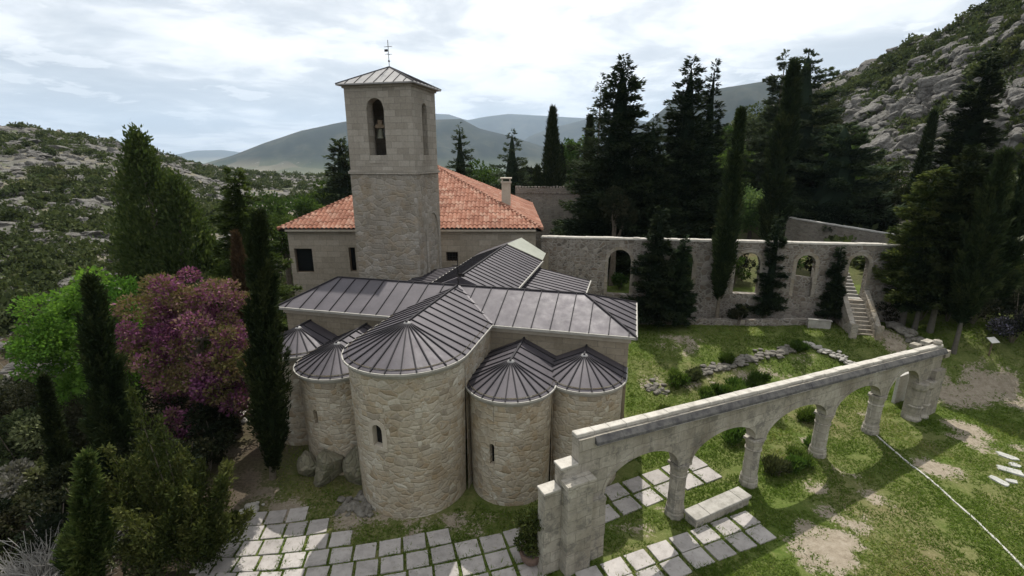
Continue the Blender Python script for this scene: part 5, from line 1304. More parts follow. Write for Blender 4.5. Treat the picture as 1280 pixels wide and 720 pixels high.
# --- left side
def double_conifer():
    x, y, h = pos_h(178, 172, 42); o = root_at('conifer_tree', x, y, 'dark double topped conifer standing highest on the left', 'tree'); parts = []
    for sd, dx, dy, hh, rd, n in ((21, -.5, 0, h, 3.1, 15000), (22, 2.3, -.4, h * .80, 2.6, 11000), (24, -2.0, .6, h * .62, 2.2, 6000), (25, 3.6, .5, h * .5, 1.9, 5000)):
        C, D, L, W, r, rng = make_cypress(sd, hh, rd, n, .02, .40, .17, .55); C[:, 0] += dx; C[:, 1] += dy; C += rng.normal(size=C.shape) * .16; parts.append((C, D + rng.normal(size=D.shape) * .3, L, W, r))
    C, D, L, W, r = [np.concatenate(q) for q in zip(*parts)]; link('crown', crown_mesh('crown', C, D, L, W, r * .8, M['l_juniper'], rng), o)
    mb = MB(); mb.tube([(0, 0, -.4), (-.2, 0, h * .4), (-.5, 0, h * .9)], [.38, .28, .05], 9); mb.tube([(0, 0, h * .12), (1.4, -.2, h * .3), (2.3, -.4, h * .72)], [.28, .2, .05], 8); mb.build('trunk', M['bark'], o, smooth=True)
double_conifer()
fir(291, 203, 34, 165, 'light green conifer with loose drooping boughs left of the tiled house', 22, 22000, .05, 'l_deodar', .28, .72, .22, .30, name='cedar_tree', aspect=.4)
cypress(293, 285, 30.5, 34, 'narrow browned cypress below the light green conifer', 31, .03, mat='l_dry', n=6500)
cypress(318, 256, 22, 58, 'tall dark cypress touching the outer left apse', 32, .03, base=(341, 598), n=24000, lump=.3, lean=(.085, 0), kind='plumes')
cypress(108, 342, 20, 58, 'slender dark cypress in front of the bright green tree', 33, .03, base=(158, 640), n=20000, lump=.5, lean=(.08, 0), kind='plumes')
cypress(43, 472, 19, 24, 'thin pointed cypress at the far left below the bright green tree', 34, .03, n=9000, kind='plumes', lean=(.06, 0))
cypress(58, 566, 13.5, 50, 'leaning olive tinted cypress in the bottom left corner', 35, .03, n=15000, mat='l_juniper', lump=.6, lean=(.22, 0), kind='plumes')
broad(95, 332, 560, 26.5, 168, 'bright spring green leafy tree on the left', 41, 34000, 'l_maple', .18, 80, rb=.85)
broad(222, 318, 545, 25.5, 165, 'judas tree covered in purple pink blossom beside the bright green tree', 42, 34000, 'l_judas', .16, 74, name='judas_tree', rb=.72)
broad(272, 395, 540, 23.5, 70, 'smaller reddish judas tree between the pink tree and the tall cypress', 43, 7000, 'l_judas', .18, 26, name='judas_tree', rb=.62)
def juniper():
    x, y, _ = at_depth(222, 600, 14.6); o = root_at('juniper_tree', x, y, 'feathery green juniper bush at the bottom left of the slab terrace', 'shrub')
    rng = np.random.default_rng(51); Cs = []; Ds = []; Rs = []; L_ = MB()
    tips = [(-1.1, .2, 7.4)] + [(-1.1 + rng.normal() * .75, rng.normal() * .9, rng.uniform(2.6, 6.2)) for _ in range(22)] + [(rng.uniform(-1.6, 1.7), rng.uniform(-1.2, 1.2), rng.uniform(1.5, 4.6)) for _ in range(52)]
    for t in tips:
        b = np.array([t[0] * .25, t[1] * .25, t[2] * .18]); e = np.array(t); L_.tube([tuple(b), tuple(b * .5 + e * .5 + [0, 0, .1]), tuple(e)], [.03, .02, .006], 5, cap=False)
        m = 640; s = rng.uniform(.3, 1.0, m) ** .7; w = (.50 * (1.12 - s) + .05)[:, None]
        Cs.append(b + (e - b) * s[:, None] + rng.normal(size=(m, 3)) * w * .62); Ds.append(norm(e - b) * .9 + rng.normal(size=(m, 3)) * .6); Rs.append(np.clip(.45 + rng.normal() * .18 + rng.normal(size=m) * .18 + (s - .7) * .4, 0, 1))
    C = np.concatenate(Cs); C[:, 2] = np.maximum(C[:, 2], .05)
    link('crown', crown_mesh('crown', C, np.concatenate(Ds), .17 * rng.uniform(.6, 1.4, len(C)), .06 * rng.uniform(.6, 1.4, len(C)), np.concatenate(Rs), M['l_juniper'], rng), o)
    L_.build('trunk', M['bark'], o)
juniper()
def bare_shrub(px, py, Y, r, label, seed, n=260, mat='twig', leafy=0, cat='shrub'):
    x, y, _ = at_depth(px, py, Y); o = root_at('bare_shrub', x, y, label, cat); rng = np.random.default_rng(seed); mb = MB()
    Ls = []
    for k in range(n):
        d = norm(rng.normal(size=3)); d[2] = abs(d[2]) * 1.1 + .25; d = norm(d); l = r * rng.uniform(.6, 1.1); a = np.array([rng.normal() * .15, rng.normal() * .15, .0]); m1 = a + d * l * .5 + rng.normal(size=3) * .12; e = a + d * l + rng.normal(size=3) * .22 - np.array([0, 0, l * .12])
        w = rng.uniform(.012, .026); mb.tube([tuple(a), tuple(m1), tuple(e)], [w * 1.6, w, w * .4], 4, cap=False)
        for q in range(2):
            f2 = m1 + (e - m1) * rng.random(); g2 = f2 + norm(d + rng.normal(size=3) * .5) * l * .3; mb.tube([tuple(f2), tuple(g2)], [w * .6, w * .25], 4, cap=False); Ls.append(g2)
    mb.build('branches', M[mat], o)
    if leafy:
        T = np.array(Ls); C = np.repeat(T, leafy, 0) + rng.normal(size=(len(T) * leafy, 3)) * .14; link('leaves', crown_mesh('leaves', C, rng.normal(size=C.shape), .1, .06, rng.uniform(0, 1, len(C)), M['l_grey'], rng), o)
bare_shrub(40, 690, 13.5, 2.3, 'bare grey twiggy shrub in the bottom left corner', 61, 300)
bare_shrub(90, 640, 15, 1.9, 'grey leaved twiggy shrub beside the leaning cypress', 62, 150, leafy=5)
bare_shrub(48, 405, 34, 3.6, 'dead grey snag with bare branches on the left hillside edge', 63, 70, 'twig', cat='tree')
bare_shrub(95, 400, 36, 3.0, 'grey leafless shrub behind the bright green tree', 64, 120, leafy=3)
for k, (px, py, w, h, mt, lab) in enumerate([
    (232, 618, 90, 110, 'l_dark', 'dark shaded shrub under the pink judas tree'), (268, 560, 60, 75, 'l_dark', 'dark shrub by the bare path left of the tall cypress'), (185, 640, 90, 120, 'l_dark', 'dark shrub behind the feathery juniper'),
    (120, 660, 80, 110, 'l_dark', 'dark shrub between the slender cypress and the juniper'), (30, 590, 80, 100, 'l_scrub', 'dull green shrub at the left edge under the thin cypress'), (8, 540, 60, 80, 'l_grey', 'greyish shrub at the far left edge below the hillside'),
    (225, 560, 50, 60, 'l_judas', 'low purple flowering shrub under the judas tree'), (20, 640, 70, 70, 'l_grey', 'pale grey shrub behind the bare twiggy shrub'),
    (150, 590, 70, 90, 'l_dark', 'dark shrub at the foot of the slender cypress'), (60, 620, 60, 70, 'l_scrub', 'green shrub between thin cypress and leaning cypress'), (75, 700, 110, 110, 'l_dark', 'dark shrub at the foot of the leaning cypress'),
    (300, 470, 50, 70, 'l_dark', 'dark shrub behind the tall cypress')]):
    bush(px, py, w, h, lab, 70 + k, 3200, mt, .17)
ug = random.Random(12)
for k in range(26):
    px, py = ug.uniform(-10, 255), ug.uniform(470, 735)
    if 235 < px and py > 560: continue
    bush(px, py, ug.uniform(50, 90), ug.uniform(50, 95), 'dark green shrub in the dense shaded undergrowth at the bottom left', 240 + k, 2200, 'l_dark' if k % 3 else 'l_scrub', .15, group='undergrowth shrubs at the bottom left')
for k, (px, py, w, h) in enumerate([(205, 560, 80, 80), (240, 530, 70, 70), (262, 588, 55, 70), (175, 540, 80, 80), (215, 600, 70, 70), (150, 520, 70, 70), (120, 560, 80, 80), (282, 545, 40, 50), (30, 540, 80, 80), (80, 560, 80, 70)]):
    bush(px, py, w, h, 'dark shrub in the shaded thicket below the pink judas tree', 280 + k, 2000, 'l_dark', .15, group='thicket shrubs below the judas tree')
# --- behind the house
fir(424, 170, 66, 96, 'dark bushy conifer half hidden behind the bell tower', 23, 9000, .05, 'l_cedar', .1, .55, .2, name='cedar_tree')
fir(574, 150, 74, 92, 'open blue green cedar just right of the bell tower', 24, 11000, .08, 'l_cedar', .12, .85, .34, .36, name='cedar_tree', levels=24)
fir(640, 158, 76, 110, 'wide open cedar behind the chimney of the tiled house', 25, 12000, .08, 'l_cedar', .12, .8, .34, .36, name='cedar_tree', levels=24)
cypress(691, 130, 72, 31, 'tall lone cypress standing against the sky above the dark ruined wall', 36, n=9000, lump=.24)
cypress(672, 206, 73, 22, 'short cypress left of the tall lone cypress', 37, n=3500); cypress(702, 178, 80, 20, 'slim cypress close behind the tall lone cypress', 38, n=3000)
broad(724, 160, 240, 82, 52, 'green leafy tree right of the lone cypress', 44, 5000, 'l_broad', .38, 26)
cypress(738, 140, 63, 15, 'very thin cypress beside the largest dark fir', 39, n=4500)
broad(712, 180, 240, 90, 40, 'dark leafy tree behind the lone cypress', 45, 3500, 'l_dark', .4, 20)
fir(752, 90, 68, 100, 'feathery thin conifer peeping out left of the largest dark fir', 26, 8000, .1, 'l_cedar', .2, .8, .45, .4, name='conifer_tree')
for k, (px, t, b, Y, w, mt, lab) in enumerate([(325, 236, 300, 62, 62, 'l_deodar', 'light green tree on the hillside left of the tiled roof'), (375, 240, 300, 70, 60, 'l_broad', 'dark green round tree behind the left end of the tiled roof'), (350, 262, 330, 48, 58, 'l_deodar', 'light green tree at the left corner of the tiled house'), (400, 226, 290, 85, 50, 'l_broad', 'green tree below the conifer behind the bell tower'), (545, 215, 260, 95, 40, 'l_broad', 'green tree at the right flank of the bell tower'), (600, 205, 260, 95, 60, 'l_broad', 'leafy tree between the two open cedars'), (660, 210, 260, 96, 50, 'l_dark', 'dark tree behind the chimney'), (250, 330, 420, 38, 70, 'l_scrub', 'dull green tree behind the pink judas tree')]):
    broad(px, t, b, Y, w, lab, 120 + k, 4500, mt, .0055 * Y, 24)
# --- behind the cloister wall
fir(780, 66, 52, 195, 'largest dark fir with broken outline behind the ruined wall', 27, 36000, .05, 'l_fir', .16, .74, .15, .42)
fir(866, 68, 53, 150, 'dense dark fir left of its thinner twin', 28, 22000, .05, 'l_fir', .16, .74, .15, .42)
fir(895, 71, 55, 100, 'thinner dark fir close beside the dense fir', 29, 11000, .05, 'l_fir', .18, .9, .35, .40)
fir(818, 140, 50, 130, 'dark fir filling the gap between the two tallest firs', 30, 13000, .03, 'l_fir', .18, .8, .2, .40)
broad(925, 165, 300, 66, 52, 'lit green tree between the thinner fir and the tallest cypress', 154, 6000, 'l_broad', .30, 26)
cypress(914, 132, 40, 32, 'tall dark cypress in front of the ruined wall on a clear trunk', 40, .12, base=(895, 404), n=13000, kind='plumes')
fir(818, 255, 40, 90, 'small dark fir covering the second arch of the ruined wall', 32, 12000, .08, 'l_fir', .16, .75, .2, .28, base=(815, 404))
fir(850, 292, 41, 56, 'smallest dark fir beside the second arch of the ruined wall', 33, 7000, .08, 'l_fir', .16, .75, .2, .27, base=(846, 404))
fir(958, 268, 40, 46, 'small bushy conifer in front of the third arch of the ruined wall', 61, 5000, .10, 'l_fir', .12, .6, .3, .26, base=(955, 400), name='conifer_tree')
fir(1037, 303, 40, 32, 'small thin conifer between the last two arches of the ruined wall', 62, 3500, .12, 'l_fir', .12, .6, .35, .24, base=(1036, 396), name='conifer_tree')
broad(946, 222, 320, 57, 66, 'loose grey green tree behind the ruined wall', 46, 6500, 'l_pale', .30, 30)
cypress(994, 74, 50, 42, 'tallest cypress rising behind the ruined wall before the cedars', 43, n=15000, kind='plumes')
fir(984, 58, 62, 112, 'tall cedar with level boughs behind the tallest cypress', 34, 16000, .12, 'l_cedar', .06, .75, .45, .40, name='cedar_tree', levels=22)
fir(1013, 55, 65, 165, 'second tall cedar with level boughs right of the tallest cypress', 35, 20000, .12, 'l_cedar', .06, .7, .4, .40, name='cedar_tree', levels=22)
fir(1058, 150, 57, 170, 'low spreading cedar below the rocky hill', 36, 18000, .08, 'l_cedar', .04, .5, .3, .42, name='cedar_tree', levels=14)
for k, (px, t, b, Y, w, mt, lab) in enumerate([(938, 130, 230, 92, 66, 'l_scrub', 'leafy slope tree left of the tall cedars'), (960, 170, 260, 80, 60, 'l_broad', 'green slope tree behind the loose grey green tree'), (1095, 205, 300, 62, 66, 'l_broad', 'leafy tree below the scree patch on the hill'), (1130, 195, 290, 60, 60, 'l_scrub', 'dull leafy tree left of the big right fir'), (1065, 178, 260, 78, 60, 'l_broad', 'leafy tree above the low spreading cedar'), (1040, 130, 200, 92, 50, 'l_scrub', 'slope tree behind the second tall cedar'), (925, 190, 280, 70, 50, 'l_broad', 'green tree between the firs and the cedars'), (1150, 185, 250, 75, 46, 'l_pale', 'pale green bush beside the scree patch on the hill'), (1010, 225, 300, 60, 70, 'l_dark', 'dark tree under the level boughs of the cedars'), (1090, 245, 310, 56, 70, 'l_dark', 'dark tree behind the slanting retaining wall'), (910, 150, 230, 88, 40, 'l_broad', 'green slope tree peeping out right of the thinner fir')]):
    broad(px, t, b, Y, w, lab, 140 + k, 5200, mt, .0052 * Y, 26)
# --- right cluster in front of and beside the wall
fir(1122, 205, 37, 92, 'bushy dark pine right of the stairs', 37, 15000, .20, 'l_juniper', .1, .45, .2, .28, 'pale_bark', base=(1127, 407), name='pine_tree')
fir(1160, 178, 36, 84, 'tall dark pine behind the far end of the arcade', 38, 15000, .18, 'l_cypress', .1, .45, .2, .28, 'pale_bark', base=(1162, 415), name='pine_tree')
fir(1098, 240, 39, 60, 'slimmer dark pine nearest the stairs', 39, 9000, .18, 'l_fir', .1, .5, .2, .28, 'pale_bark', base=(1143, 412), name='pine_tree')
cypress(1220, 186, 33, 50, 'broad dark cypress on a pale trunk at the far end of the arcade', 44, .15, base=(1192, 440), n=14000, trunk='pale_bark', kind='plumes')
cypress(1257, 186, 36, 40, 'dark cypress on the right behind the info sign', 45, .05, n=10000, kind='plumes')
fir(1243, 52, 46, 124, 'huge dark conifer towering at the right edge', 40, 24000, .04, 'l_fir', .1, .75, .15, .38, name='conifer_tree')
cypress(1169, 136, 56, 18, 'thin cypress against the rocky hill', 46, n=5000)
cypress(1283, 200, 34, 60, 'dark cypress cut off by the right edge', 47, .05, n=10000, kind='plumes')
cypress(1205, 150, 48, 34, 'dark cypress left of the huge right conifer', 48, .05, n=8000, kind='plumes')
broad(1248, 315, 408, 38, 72, 'loose olive green tree low on the right by the sign', 47, 7000, 'l_juniper', .2, 28)
bush(1264, 428, 50, 46, 'dark shrub with pale lilac flowers at the right edge', 90, 3000, 'l_lilac', .14)
for k, (px, py, w, h, lab) in enumerate([(1110, 398, 40, 46, 'dark ivy shrub at the foot of the stairs wall'), (1150, 400, 60, 50, 'dark shrub under the pines right of the stairs'), (1215, 405, 60, 50, 'dark shrub behind the broad cypress trunk'), (1185, 395, 50, 60, 'dark shrub below the tall dark pine'), (925, 388, 26, 30, 'dark climbing shrub on the ruined wall below the third arch'), (1270, 400, 50, 60, 'dark shrub behind the lilac shrub')]):
    bush(px, py, w, h, lab, 190 + k, 2200, 'l_dark', .17)

# greenery seen through the arches of the cloister wall
broad(771, 235, 290, 45, 50, 'dark leafy tree whose trunk shows in the first arch of the ruined wall', 161, 4500, 'l_dark', .22, 22)
for k, (u_, v_, w_, h_, mt, lab) in enumerate([(8.9, 26.5, 22, 26, 'l_broad', 'green shrub low inside the first arch of the ruined wall'), (14.6, 26.5, 34, 50, 'l_broad', 'leafy shrub filling the second arch of the ruined wall'), (18.6, 26.2, 30, 52, 'l_broad', 'leafy shrub filling the third arch of the ruined wall'), (19.6, 28, 30, 60, 'l_dark', 'dark shrub deep behind the third arch of the ruined wall'), (22.9, 27.2, 34, 64, 'l_broad', 'leafy shrub behind the fourth arch of the ruined wall'), (25.2, 28, 34, 60, 'l_dark', 'dark shrub above the stairs behind the last arch')]):
    x_, y_ = church_xy(u_, v_); bush(0, 0, w_, h_, lab, 170 + k, 1500, mt, .2, at=(x_, y_, ground_z(x_, y_)))
# lavender bushes on the lawn
LAV = [(848, 482, 30, 20, 'round bush at the left end of the rubble wall row'), (870, 476, 22, 18, 'dark bush tucked against the left rubble wall length'), (882, 503, 24, 20, 'low bush nearest the arcade top in the lawn group'), (899, 497, 28, 22, 'bush next to the lowest one in the lawn group'), (921, 494, 36, 26, 'broad bush in the middle of the lawn group'),
       (948, 487, 34, 28, 'tallest bush at the right of the lawn group'), (829, 522, 18, 14, 'smallest bush by the right apse'), (998, 438, 22, 14, 'bush at the gap between rubble wall and pale stone line'), (908, 456, 20, 14, 'bush growing over the rubble wall'), (921, 552, 40, 22, 'bush seen through the second arch'),
       (1006, 524, 28, 16, 'bush seen through the third arch'), (971, 594, 34, 22, 'dark bush right of the second arcade column'), (1001, 580, 30, 22, 'bush between the second and third arcade columns'), (1014, 560, 24, 18, 'bush left of the third arcade column'), (990, 588, 22, 16, 'low bush between two larger ones by the arcade')]
for k, (px, py, w, h, lab) in enumerate(LAV):
    bush(px, py, w, h * .8, 'green ' + lab if not lab.startswith('dark') else lab, 220 + k, 2600, 'l_lav' if k not in (1, 11) else 'l_scrub', .30, 'lavender_bush', 'bushes on the lawn', 'bush', 8, up=2.2, lw=.16)
# potted shrub
x, y, gz = on_ground(664, 703); pp = empty('potted_shrub', (x, y, gz + .06)); tag(pp, 'leafy shrub in a round clay pot beside the near arcade pier', 'potted plant')
mb = MB(); mb.lathe([(.26, 0), (.36, .12), (.43, .32), (.43, .45), (.47, .46), (.47, .53), (.40, .53), (.38, .44)], 20); mb.build('pot', M['pot'], pp, smooth=False)
mb = MB(); mb.lathe([(.375, .40), (.30, .46)], 14); mb.build('soil', M['bark'], pp)
bl_ = [(random.uniform(-.38, .38), random.uniform(-.38, .38), random.uniform(.75, 2.3), random.uniform(.22, .34)) for _ in range(20)]
C, D, L, W, r_, rng = make_broad(5, bl_, 3600, .13, .07, up=.6); link('crown', crown_mesh('crown', C, D, L, W, r_, M['l_juniper'], rng), pp)
mb = MB()
for q in bl_[:9]: mb.tube([(0, 0, .42), (q[0] * .5, q[1] * .5, q[2] * .55), q[:3]], [.025, .018, .008], 5)
mb.build('stem', M['bark'], pp)

# ================================================================== HILLSIDE: rocks and scrub
dg = bpy.context.evaluated_depsgraph_get(); dg.update()
def visible(x, y, z):
    o = Vector((0, 0, CAM_Z)); t = Vector((x, y, z)); d = t - o; L_ = d.length; d.normalize()
    hit, loc, *_ = scene.ray_cast(dg, o, d, distance=L_ - 1.2)
    return not hit
def hill_points(n, px0, px1, seed, tmin=.02, tmax=1.0, power=1.0):
    rng = np.random.default_rng(seed); px = rng.uniform(px0, px1, n); rc = np.interp(px, CREST[:, 0], CREST[:, 2])
    t = tmin + (tmax - tmin) * rng.random(n) ** power; r = 50 + (rc - 50) * t; a = np.arctan((px - 640) / F_PX * CP); x = r * np.sin(a); y = r * np.cos(a)
    u, v = church_uv(x, y); ok = ~((u > -26) & (u < 30) & (v < 56)) & (y > 6)
    x, y, r, t, px = x[ok], y[ok], r[ok], t[ok], px[ok]
    return x, y, ground_arr(x, y), r, px, t, rng
# scrub -------------------------------------------------
def scrub_proto(seed, n, leaf):
    bl_ = crown_blobs(seed, .62, .62, .40, .46, 9, .42, False); C, D, L, W, r, rng = make_broad(seed, bl_, n, leaf, leaf * .75); C[:, 2] = np.maximum(C[:, 2], 0)
    return C, D, L, W, r, rng
hi_me = []
for k in range(6):
    C, D, L, W, r, rng = scrub_proto(300 + k, 380, .24); hi_me.append(crown_mesh('hill_shrub', C, D, L, W, r * .8 + (.05, .2, .1, .28, 0, .15)[k], M['l_scrub'], rng))
lo = []
for k in range(6):
    C, D, L, W, r, rng = scrub_proto(320 + k, 140, .33); V, Q = leaf_geo(C, D, L, W, rng); lo.append((V, Q, np.repeat(np.clip(r, 0, 1), 4)))
ms = bpy.data.materials
cand = []
for (n, a, b, sd, smin, smax, pw) in ((2600, -260, 640, 401, .9, 3.0, .8), (3600, 880, 1560, 402, 1.0, 2.7, .8), (500, 300, 960, 403, 1.5, 3.6, .6), (380, -150, 330, 405, .5, 1.3, -1)):
    x, y, z, r, px, t, rng = hill_points(n, a, b, sd, power=pw) if pw > 0 else hill_points(n, a, b, sd, -.04, .28); dens = fbm(x / 22, y / 22, 55, 3)
    for i in range(len(x)):
        if dens[i] < (.36 if a > 800 else .44) + .12 * rng.random(): continue
        s = (smin + (smax - smin) * rng.random() ** 2.4) * (1.0 if a > 800 else .8); cand.append((s / r[i], x[i], y[i], z[i], s, rng.uniform(0, 6.28), px[i]))
cand.sort(reverse=True); vis = 0; rest = []
for q, x, y, z, s, a, px in cand:
    inframe = 4 < px < 1276
    if vis < 280 and inframe and visible(x, y, z + s * .6):
        o = link('hill_shrub', hi_me[vis % 6], None, (x, y, z - .1 * s), a); o.scale = (s, s, s * (.75 + .4 * ((vis * 37) % 10) / 10))
        if px < 640: tag(o, 'dull green rounded scrub bush on the rocky left hillside', 'shrub', 'scrub bushes on the left hillside')
        else: tag(o, 'dull green rounded scrub bush among the boulders of the right hill', 'shrub', 'scrub bushes on the right hill')
        vis += 1
    else: rest.append((x, y, z, s, a))
def merge(protos, items, flat=None):
    Vs = []; Qs = []; As = []; b = 0
    for k, (x, y, z, s, a) in enumerate(items):
        V, Q, A = protos[k % len(protos)]; ca, sa = math.cos(a) * s, math.sin(a) * s
        Vs.append(np.stack([V[:, 0] * ca - V[:, 1] * sa + x, V[:, 0] * sa + V[:, 1] * ca + y, V[:, 2] * s + z - .1 * s], 1)); Qs.append(Q + b); As.append(np.clip(A * .8 + ((k * 7919) % 100) / 100 * .3 - .02, 0, 1)); b += len(V)
    return np.concatenate(Vs), np.concatenate(Qs), np.concatenate(As)
V, Q, A = merge(lo, rest); tag(link('hillside_scrub', np_mesh('hillside_scrub', V, Q, M['l_scrub'], {'rnd': A})), kind='stuff')
# small ground scrub covering the hills, one mass
x, y, z, r, px, t, rng = hill_points(9000, -300, 1600, 404, power=.75); dens = fbm(x / 9, y / 9, 57, 3); ok = dens > np.where(px < 700, .54, .45)
x2, y2, z2, r2, *_ = hill_points(2600, -200, 340, 406, -.05, .3); k2 = fbm(x2 / 7, y2 / 7, 57, 3) > .50; x, y, z, r, ok = np.concatenate([x, x2]), np.concatenate([y, y2]), np.concatenate([z, z2]), np.concatenate([r, r2]), np.concatenate([ok, k2])
items = [(x[i], y[i], z[i], rng.uniform(.45, 1.1) * (1 + r[i] / 260), rng.uniform(0, 6.28)) for i in np.where(ok)[0]]
lo2 = []
for k in range(5):
    C, D, L, W, rr, rg = scrub_proto(340 + k, 70, .38); V, Q = leaf_geo(C, D, L, W, rg); lo2.append((V, Q, np.repeat(np.clip(rr, 0, 1), 4)))
V, Q, A = merge(lo2, items); tag(link('ground_scrub', np_mesh('ground_scrub', V, Q, M['l_scrub'], {'rnd': A})), kind='stuff')
# rocks -------------------------------------------------
big = [rock_mesh('boulder', 500 + k, 1, .8 + .05 * k, .78, 4, .42, M['rock'], 12) for k in range(7)]
slabr = [rock_mesh('rock_slab', 520 + k, 1.4, 1.0, .42, 4, .45, M['rock'], 10) for k in range(5)]
for m_ in big + slabr: m_.polygons.foreach_set('use_smooth', [False] * len(m_.polygons))
cand = []
for (n, a, b, sd, smin, smax, pw, tmin) in ((2300, 905, 1560, 411, .6, 2.5, .62, .12), (260, 1040, 1420, 413, 1.4, 3.2, .6, .2), (1700, -260, 620, 412, .5, 1.9, .7, .04), (420, -200, 260, 414, .8, 3.0, .35, .45), (420, -150, 330, 416, .3, 1.3, 1.0, -.04)):
    x, y, z, r, px, t, rng = hill_points(n, a, b, sd, tmin, .28 if sd == 416 else 1.0, pw); dens = fbm(x / 26, y / 26, 91, 3)
    for i in range(len(x)):
        if dens[i] < .36 + .16 * rng.random(): continue
        s = smin + (smax - smin) * rng.random() ** (2.6 if a > 800 else 3.0); cand.append((s / r[i], x[i], y[i], z[i], s, rng.uniform(0, 6.28), px[i], a > 800))
cand.sort(reverse=True); vis = 0; rest = []
for q, x, y, z, s, a, px, right in cand:
    if vis < 280 and 2 < px < 1278 and visible(x, y, z + s * .75):
        me_ = big[vis % 7] if (right or vis % 3 == 0) else slabr[vis % 5]
        o = link('boulder', me_, None, (x, y, z + s * (.18 if right else .02)), a); o.scale = (s, s, s); o.rotation_euler = (.3 * math.sin(vis * 1.7), .3 * math.cos(vis * 2.3), a)
        if right: tag(o, 'grey granite boulder on the steep rocky hill at right', 'boulder', 'boulders on the right hill')
        else: tag(o, 'weathered grey rock on the scrubby left hillside', 'rock', 'rocks on the left hillside')
        vis += 1
    else: rest.append((x, y, z + s * .12, s, a))
pr = []
for k in range(6):
    m_ = rock_mesh('tmp', 540 + k, 1.2 if k % 2 else 1, .9, .4 if k % 2 else .7, 2, .25, M['rock'], 8); pr.append((np.array([v.co[:] for v in m_.vertices]), np.array([p.vertices[:] for p in m_.polygons]), np.zeros(len(m_.vertices)))); bpy.data.meshes.remove(m_)
x, y, z, r, px, t, rng = hill_points(9000, -300, 1600, 415, .0, 1.0, .7)
rest += [(x[i], y[i], z[i], rng.uniform(.35, 1.1) * (1 + r[i] / 300), rng.uniform(0, 6.28)) for i in range(len(x))]
V, Q, A = merge(pr, rest); tag(link('hillside_rocks', np_mesh('hillside_rocks', V, np.zeros((0, 4)), M['rock'], tris=Q)), kind='stuff')

# ================================================================== GRASS
def grass():
    rng = np.random.default_rng(9); N = 480000; x = rng.uniform(-13.5, 46, N); y = 12.5 + (50 - 12.5) * rng.random(N) ** 1.7
    u, v = church_uv(x, y); dirt, lush, duff = ground_masks(x, y)
    occ = ((u > -9.5) & (u < 10.0) & (v > 3.4) & (v < 22)) | (np.hypot(u - .4, v) < 2.9) | (np.hypot(u - 4.75, v - 1.15) < 2.2) | (np.hypot(u + 4, v - 1.15) < 2.2) | (np.hypot(u - 7.85, v - 2.85) < 2.1) | (v > 22.8) | (x < -13)
    k = (rng.random(N) > dirt * 1.25 + duff * .9 - .05) & ~occ & (np.abs(x) < y * 1.12 + 3)
    clump = fbm(x / .9, y / .9, 13, 3); k &= clump > .33
    inset = np.clip(fbm(x / .5, y / .5, 23, 2) - .5, 0, .3) * .45
    for sx, sy, sa, sw, sd in SLABS:
        dx, dy = x - sx, y - sy; k &= ~((np.abs(dx * math.cos(sa) + dy * math.sin(sa)) < sw / 2 - .02 - inset) & (np.abs(-dx * math.sin(sa) + dy * math.cos(sa)) < sd / 2 - .02 - inset))
    x, y, lush, clump = x[k], y[k], lush[k], clump[k]; n = len(x); z = ground_arr(x, y)
    h = (.035 + .065 * rng.random(n)) * (.55 + 1.0 * clump) * (1 + .5 * lush); a = rng.uniform(0, 6.28, n); w = .014 + .014 * rng.random(n) + y * .0004
    b = np.stack([x, y, z - .01], 1); s = np.stack([np.cos(a), np.sin(a), np.zeros(n)], 1); ln = np.stack([rng.normal(size=n) * 1.1, rng.normal(size=n) * 1.1, np.ones(n)], 1)
    V = np.stack([b - s * w[:, None], b + s * w[:, None], b + ln * h[:, None]], 1).reshape(-1, 3)
    c = np.clip(.42 + (fbm(x / 2.2, y / 2.2, 71, 3) - .5) * 1.3 + rng.normal(size=n) * .16 - .3 * lush + .12, 0, 1)
    o = link('grass', np_mesh('grass', V, np.zeros((0, 4)), M['grass'], {'rnd': np.repeat(c, 3)}, tris=np.arange(3 * n).reshape(-1, 3))); tag(o, kind='stuff')
grass()

# ================================================================== AIR, SKY, LIGHT, CAMERA
mb = MB(); mb.box(-20500, 20500, -20500, 20500, -260, 1500)
hm = bpy.data.materials.new('haze'); hm.use_nodes = True; nt = hm.node_tree; nt.nodes.clear()
oo = nt.nodes.new('ShaderNodeOutputMaterial'); pv = nt.nodes.new('ShaderNodeVolumePrincipled'); pv.inputs['Color'].default_value = (.62, .79, 1, 1); pv.inputs['Density'].default_value = 0.000065; pv.inputs['Anisotropy'].default_value = .2
nt.links.new(pv.outputs[0], oo.inputs['Volume'])
HAZE = True
if HAZE: tag(mb.build('haze', hm), kind='stuff')

SUN_EL = R(55)
w = bpy.data.worlds.new('World'); scene.world = w; w.use_nodes = True; nt = w.node_tree; nt.nodes.clear()
N = lambda t: nt.nodes.new('ShaderNode' + t); lk = nt.links.new
out = N('OutputWorld'); bg = N('Background'); sky = N('TexSky'); sky.sky_type = 'NISHITA'; sky.sun_disc = False; sky.sun_elevation = SUN_EL; sky.sun_rotation = R(0); sky.air_density = 1; sky.dust_density = 2.0
tc = N('TexCoord'); sp = N('SeparateXYZ'); lk(tc.outputs['Generated'], sp.inputs[0])
def mth(op, a, b=0.0, clamp=False):
    m = N('Math'); m.operation = op; m.use_clamp = clamp
    for k, v in ((0, a), (1, b)):
        if hasattr(v, 'is_linked'): lk(v, m.inputs[k])
        else: m.inputs[k].default_value = v
    return m.outputs[0]
zz = mth('ADD', mth('MAXIMUM', sp.outputs[2], 0.0), .14)
cb = N('CombineXYZ'); lk(mth('DIVIDE', sp.outputs[0], zz), cb.inputs[0]); lk(mth('DIVIDE', sp.outputs[1], zz), cb.inputs[1])
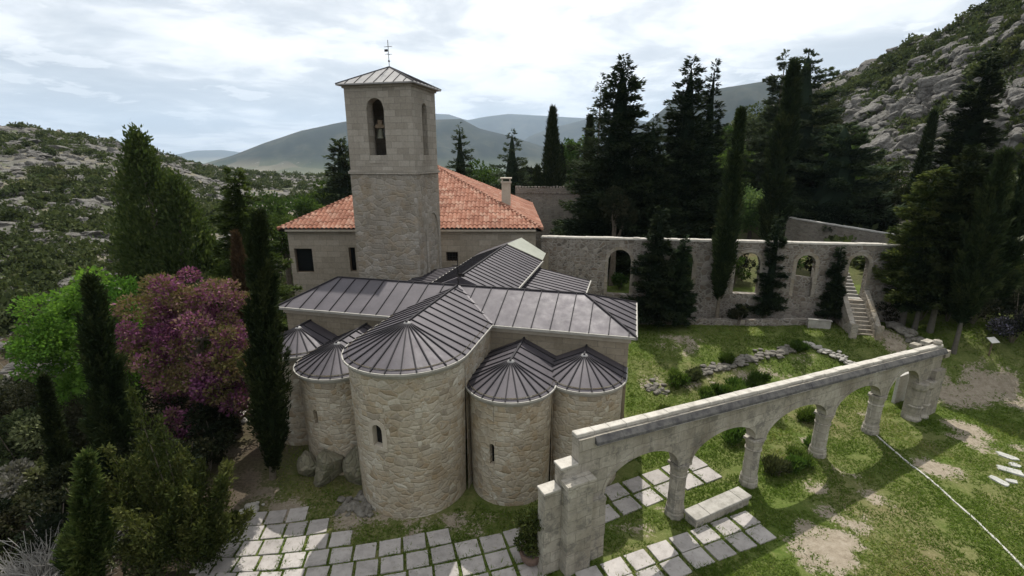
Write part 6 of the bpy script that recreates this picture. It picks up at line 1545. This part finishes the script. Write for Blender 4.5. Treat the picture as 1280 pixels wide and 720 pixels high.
def nz(scale, detail, rough, vec, dist=0.0):
    n = N('TexNoise'); n.inputs['Scale'].default_value = scale; n.inputs['Detail'].default_value = detail; n.inputs['Roughness'].default_value = rough; n.inputs['Distortion'].default_value = dist; lk(vec, n.inputs['Vector']); return n.outputs['Fac']
def rmp(f, st):
    r = N('ValToRGB'); e = r.color_ramp.elements
    while len(e) < len(st): e.new(.5)
    for k, (p, c) in enumerate(st): e[k].position = p; e[k].color = (c, c, c, 1) if isinstance(c, (int, float)) else (*c, 1)
    lk(f, r.inputs[0]); return r.outputs[0]
def mixc(f, a, b, bt='MIX'):
    m = N('Mix'); m.data_type = 'RGBA'; m.blend_type = bt
    for s, v in ((m.inputs[0], f), (m.inputs[6], a), (m.inputs[7], b)):
        if hasattr(v, 'is_linked'): lk(v, s)
        elif isinstance(v, (int, float)): s.default_value = v
        else: s.default_value = (*v, 1)
    return m.outputs[2]
big_ = nz(.42, 5, .5, cb.outputs[0], .4); mid_ = nz(1.25, 8, .58, cb.outputs[0], .35)
f = mth('ADD', mth('MULTIPLY', big_, .55), mth('MULTIPLY', mid_, .45))
cloud = rmp(f, [(.41, (5.2, 5.55, 5.95)), (.455, (6.2, 6.5, 6.85)), (.48, (7.5, 7.7, 7.9)), (.505, (9.6, 9.65, 9.75)), (.55, (11.6, 11.5, 11.4))])
dt = N('VectorMath'); dt.operation = 'DOT_PRODUCT'; lk(tc.outputs['Generated'], dt.inputs[0]); dt.inputs[1].default_value = (.12 * math.cos(SUN_EL), math.cos(SUN_EL), math.sin(SUN_EL))
glow = mth('POWER', mth('MAXIMUM', dt.outputs['Value'], 0.0), 5.0)
cloud = mixc(mth('MULTIPLY', glow, .55, True), cloud, (13.0, 12.8, 12.4))
puff = rmp(nz(2.3, 7, .55, cb.outputs[0], .25), [(.575, 0), (.615, 1)]); cloud = mixc(mth('MULTIPLY', puff, .45), cloud, (12.2, 12.1, 12.0))
cover = rmp(nz(.7, 6, .6, cb.outputs[0], .4), [(.30, .84), (.48, .97)])
c = mixc(cover, sky.outputs[0], cloud)
c = mixc(rmp(mth('ADD', mth('MULTIPLY', sp.outputs[2], 8.0), .6), [(.0, 1), (.5, 0)]), c, (.9, .85, .7)); bg.inputs['Strength'].default_value = .1; lk(c, bg.inputs['Color']); lk(bg.outputs[0], out.inputs[0])

sl = bpy.data.lights.new('sun', 'SUN'); sl.energy = 5.0; sl.angle = R(.6); sl.color = (1, .955, .88)
so = bpy.data.objects.new('sun', sl); col.objects.link(so); so.rotation_euler = (-(math.pi / 2 - SUN_EL), 0, R(-6))

cam = bpy.data.cameras.new('camera'); cam.sensor_width = 36; cam.lens = 36 * F_PX / 1280; cam.clip_end = 60000; cam.clip_start = .1
co = bpy.data.objects.new('camera', cam); col.objects.link(co); co.location = (0, 0, CAM_Z); co.rotation_euler = (math.pi / 2 - PITCH, 0, 0); scene.camera = co
vs = scene.view_settings; vs.view_transform = 'Standard'; vs.look = 'None'; vs.exposure = .2; vs.gamma = 1; vs.use_curve_mapping = False
scene.render.engine = 'CYCLES'; cy = scene.cycles
cy.max_bounces = 6; cy.diffuse_bounces = 3; cy.glossy_bounces = 2; cy.transmission_bounces = 3; cy.volume_bounces = 0; cy.transparent_max_bounces = 4; cy.caustics_reflective = False; cy.caustics_refractive = False
cy.use_denoising = True
